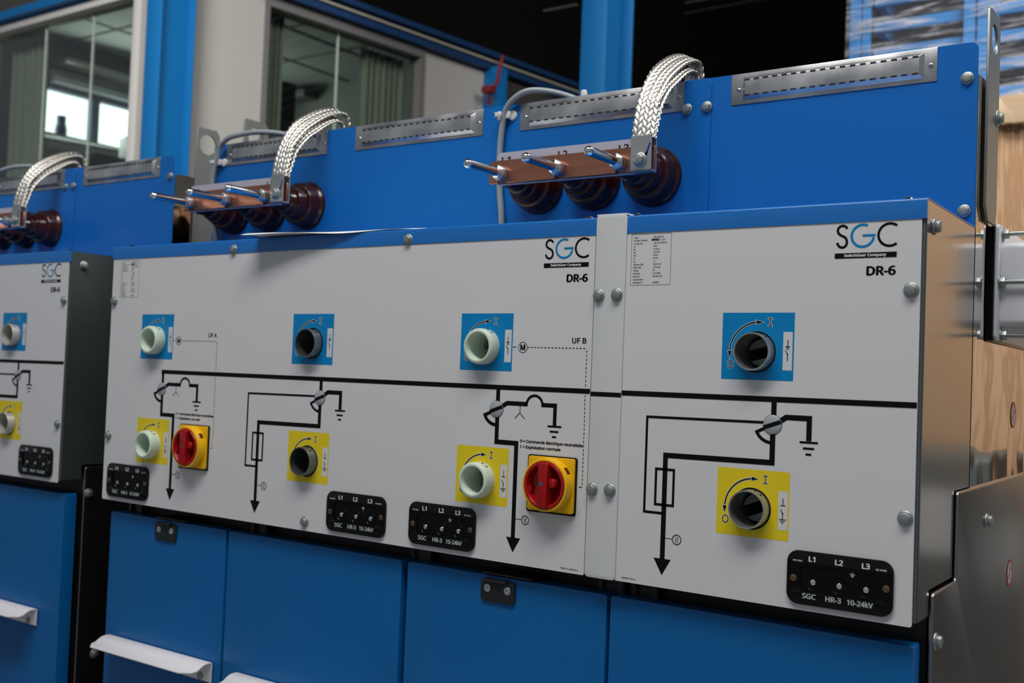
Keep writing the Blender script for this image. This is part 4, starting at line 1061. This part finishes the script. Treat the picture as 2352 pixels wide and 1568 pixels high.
b = MB(); b.box(2.150, 2.245, -.12, 0, 0, 3.30); put('column_section', w2mesh(b).mesh('column_section', BLUEC, bevel=.002), fc)
# red hook block hanging on the far column
rh = thing('crane_hook_block', 'red hook block hanging beside the far blue column', 'hook', tuple(P0 + AX * 2.10 + Vector((0, 0, 3.1))))
b = MB(); b.box(2.035, 2.105, -.16, -.09, 3.105, 3.150); put('hook_body', w2mesh(b).mesh('hook_body', mat('red_paint', (.16, .008, .006), .5), bevel=.01), rh)
b = MB(); b.tube([(2.10, -.125, 3.13), (2.150, -.125, 3.20), (2.165, -.125, 3.30), (2.185, -.125, 3.37)], .012, 8); put('hook_arm', w2mesh(b).mesh('hook_arm', mat('red_paint_b', (.16, .008, .006), .5)), rh)
b = MB(); b.tube(catmull([(2.06, -.125, 3.11), (2.05, -.125, 3.07), (2.07, -.125, 3.04), (2.10, -.125, 3.05), (2.11, -.125, 3.09)]), .006, 8); put('hook', w2mesh(b).mesh('hook', mat('red_paint_c', (.16, .008, .006), .5)), rh)
# office inside
b = MB(); b.box(-7.6, -4.05, WY, 5.5, 3.86, 3.90)
struct('ceiling_office', b, TILE)
b = MB()
for i in range(5): b.box(-7.55, -3.45, 2.3 + i * .6, 2.32 + i * .6, 3.852, 3.862)
for i in range(7): b.box(-7.4 + i * .6, -7.38 + i * .6, WY, 5.4, 3.852, 3.862)
struct('trim_4', b, mat('tile_joint', (.10, .11, .10), .8))
b = MB(); b.ext([(WY, 0), (5.5, 0), (5.5, 3.86), (WY, 3.86)], -7.60, -7.52, 'yz', [[(3.390, 3.10), (4.60, 3.10), (4.60, 3.50), (3.390, 3.50)]]); struct('wall_left', b, OWALL)
b = MB(); b.box(-7.6, -3.62, 5.40, 5.50, 0, 3.86); struct('wall_office_back', b, OWALL)
b = MB(); b.box(-7.52, -4.05, WY + .1, 5.40, 1.85, 1.90); struct('floor_office', b, CONC)
b = MB()
for y0, y1, z0, z1 in ((3.385, 4.60, 3.475, 3.515), (3.385, 4.60, 3.085, 3.105), (3.385, 3.400, 3.1, 3.48), (3.800, 3.866, 3.1, 3.48), (4.55, 4.60, 3.1, 3.48)): b.box(-7.56, -7.49, y0, y1, z0, z1)
w3 = struct('window_3', b, ODARK)
b = MB(); b.box(-7.58, -7.575, 3.39, 4.60, 3.10, 3.48); put('daylight_pane', b.mesh('daylight_pane', SKYP), w3)
b = MB(); b.box(-7.51, -7.40, 3.40, 4.60, 3.520, 3.565); struct('trim_5', b, mat('blind_box', (.50, .54, .54), .6))
b = MB(); b.box(-7.50, -7.30, 3.30, 4.60, 3.075, 3.090); struct('trim_6', b, OWALL)
b = MB(); b.box(-7.50, -7.30, 3.44, 5.2, 3.665, 3.700)
lt = put('ceiling_lamp', b.mesh('ceiling_lamp', mat('lamp_diffuser', (.55, .52, .48), .6))); tag(lt, 'long pale lamp strip under the office ceiling', 'lamp')
def curtain(name, pts, z0, z1, label, amp=.018, n=70, w2_=False):
    b = MB(); vs = []
    for i in range(n + 1):
        u = i / n; x = pts[0][0] + (pts[1][0] - pts[0][0]) * u; y = pts[0][1] + (pts[1][1] - pts[0][1]) * u + amp * math.sin(u * 2 * PI * pts[2]) + amp * .4 * math.sin(u * 2 * PI * pts[2] * 2.3)
        vs += [(x, y, z0), (x, y, z1)]
    b.add(vs, [(2 * i, 2 * i + 2, 2 * i + 3, 2 * i + 1) for i in range(n)])
    if w2_: w2mesh(b)
    o = put(name, b.mesh(name, CURT, sharp=3)); s_ = o.modifiers.new('thickness', 'SOLIDIFY'); s_.thickness = .003
    tag(o, label, 'curtain', 'office curtains')
curtain('curtain', ((-5.74, WY + .16), (-5.36, WY + .16), 6), 1.6, 3.20, 'grey curtain at the left edge of the big office window')
curtain('curtain', ((.525, .15), (.715, .15), 5), 1.6, 3.27, 'grey curtain on the near side of the side window', w2_=True)
curtain('curtain', ((1.270, .15), (1.590, .15), 7), 1.6, 3.24, 'grey curtain on the far side of the side window', w2_=True)
# things on the sill and desks
b = MB(); b.lathe([(.045, 0), (.048, .06), (.040, .10), (.036, .105), (.036, .165), (0, .165)], (-7.40, 3.475, 3.090), 'z', 20); o = put('vase', b.mesh('vase', ODARK)); tag(o, 'dark jug-like vase on the office window sill', 'vase')
def boxthing(name, dims, m, label, cat, parts=()):
    x0, x1, y0, y1, z0, z1 = dims; t = thing(name, label, cat, ((x0 + x1) / 2, (y0 + y1) / 2, z0))
    b = MB(); b.box(x0, x1, y0, y1, z0, z1); put(parts[0] if parts else 'body', b.mesh(name, m, bevel=.006), t)
    return t
t = boxthing('printer', (-7.20, -6.95, 3.86, 4.20, 2.90, 3.14), mat('printer_grey', (.26, .29, .27), .5), 'grey printer seen through the office window, right of the vase', 'printer', ('housing',))
b = MB(); b.box(-7.18, -6.97, 3.88, 4.17, 3.14, 3.155); put('paper_tray', b.mesh('paper_tray', mat('tray_grey', (.35, .38, .37), .5)), t)
o = thing('shelf_unit', 'dark shelf unit carrying the printer in the office', 'shelf', (-7.0, 3.85, 1.9))
b = MB(); b.box(-7.24, -6.80, 3.4, 4.3, 2.86, 2.90); sm_ = mat('shelf_dark', (.07, .075, .065), .6); put('shelf_board', b.mesh('shelf_board', sm_), o)
for y in (3.42, 4.26):
    b = MB(); b.box(-7.24, -6.82, y, y + .025, 1.9, 2.86); put('side_board', b.mesh('side_board', sm_), o)
def w2box(u0, u1, d0, d1, z0, z1):
    m = MB(); m.box(u0, u1, d0, d1, z0, z1); return w2mesh(m)
mt = thing('computer_monitor', 'large black screen standing behind the side window', 'monitor', tuple(P0 + AX * .82 - NX * .35 + Vector((0, 0, 2.72))))
put('screen', w2box(.730, .930, .30, .33, 2.66, 2.965).mesh('screen', MON, bevel=.004), mt); put('stand', w2box(.79, .87, .27, .38, 2.60, 2.67).mesh('stand', MON), mt)
dk = thing('desk', 'office desk under the black screen', 'desk', tuple(P0 + AX * .8 - NX * .35 + Vector((0, 0, 1.9))))
put('desk_top', w2box(.50, 1.50, .18, .85, 2.57, 2.60).mesh('desk_top', LWOOD), dk)
for u_, d_ in ((.53, .21), (1.46, .21), (.53, .81), (1.46, .81)): put('leg', w2box(u_, u_ + .03, d_, d_ + .03, 1.9, 2.57).mesh('leg', MON), dk)
acb = MB(); acb.box(-6.82, -6.55, 5.22, 5.40, 3.735, 3.80)
o = put('air_conditioner', acb.mesh('air_conditioner', mat('ac_grey', (.14, .155, .145), .6), bevel=.004)); tag(o, 'grey wall air conditioner above the black screen', 'air conditioner')

# ------------------------------------------------------------------ crate, wrapped frames, machine
ct = thing('wooden_crate', 'tall pine plywood crate behind the right cabinet, under the wrapped frames', 'crate', (.1, 3.6, 0))
b = MB(); b.box(-1.10, 1.45, 3.17, 4.0, .12, 2.44); put('plywood_wall', b.mesh('plywood_wall', WOOD), ct)
for x in (-1.05, -.42, .22, .86, 1.38):
    b = MB(); b.box(x - .05, x + .05, 3.14, 3.17, .12, 2.44); put('batten', b.mesh('batten', LWOOD, bevel=.003), ct)
for z in (.12, 2.40):
    b = MB(); b.box(-1.12, 1.47, 3.115, 3.15, z, z + .11); put('edge_board', b.mesh('edge_board', LWOOD, bevel=.003), ct)
b = MB(); b.box(-1.12, 1.47, 3.14, 4.02, 2.445, 2.51); put('crate_lid', b.mesh('crate_lid', LWOOD, bevel=.003), ct)
# stack of blue steel frames wrapped in film
st = thing('wrapped_frame_stack', 'stack of blue steel frames wrapped in shiny stretch film on the crate', 'stack of frames', (.1, 3.5, 2.52))
SB = mat('stack_blue', (.03, .24, .58), .4, spec=.4)
for k in range(9):
    z = 2.535 + k * .112
    b = MB(); b.box(-1.03, .92, 3.235, 3.260, z, z + .046); b.box(-1.03, .92, 3.90, 3.93, z, z + .046)
    for x in (-1.03, -.32, .38, .90): b.box(x, x + .03, 3.26, 3.90, z, z + .046)
    put('steel_frame', b.mesh('steel_frame', SB, bevel=.002, seg=1), st)
for x0, x1 in ((-1.125, -1.078), (-1.072, -1.040), (-.664, -.620), (-.612, -.534), (-.10, -.02), (.40, .48), (.90, .98)):
    b = MB(); b.box(x0, x1, 3.205, 3.238, 2.52, 3.55); put('upright_profile', b.mesh('upright_profile', SB, bevel=.002, seg=1), st)
b = MB(); b.box(-1.03, .92, 3.42, 3.44, 2.53, 3.54); put('black_backing', b.mesh('black_backing', mat('backing_black', (.01, .01, .014), .6)), st)  # plain black sheet behind the front rails, fills the gaps between them
b = MB(); n = 60; vs = []; m_ = 40
for i in range(n + 1):
    for j in range(m_ + 1):
        x = -1.135 + 2.13 * i / n; z = 2.515 + 1.05 * j / m_
        y = 3.192 + .004 * math.sin(x * 9 + z * 14) + .003 * math.sin(z * 61 + x * 4)
        vs.append((x, y, z))
b.add(vs, [(i * (m_ + 1) + j, (i + 1) * (m_ + 1) + j, (i + 1) * (m_ + 1) + j + 1, i * (m_ + 1) + j + 1) for i in range(n) for j in range(m_)])
put('stretch_film', b.mesh('stretch_film', FILM, sharp=3), st, label='clear stretch film')
b = MB(); b.add([(-1.136, 3.19, 2.515), (-1.136, 3.95, 2.515), (-1.136, 3.95, 3.565), (-1.136, 3.19, 3.565)], [(0, 1, 2, 3)]); put('stretch_film', b.mesh('stretch_film', FILM), st)
mc = thing('grey_box', 'dark grey-green steel box with paper notices, mirrored in the tank side', 'box', (.95, 2.6, 0))
b = MB(); b.box(.42, 1.5, 2.55, 3.05, 0, 1.15); put('housing', b.mesh('housing', MACH, bevel=.03, seg=4), mc)
for x, z in ((.52, .80), (.95, .78)):
    b = MB(); b.box(x, x + .16, 2.545, 2.549, z, z + .22); put('paper_notice', b.mesh('paper_notice', PAPER), mc)
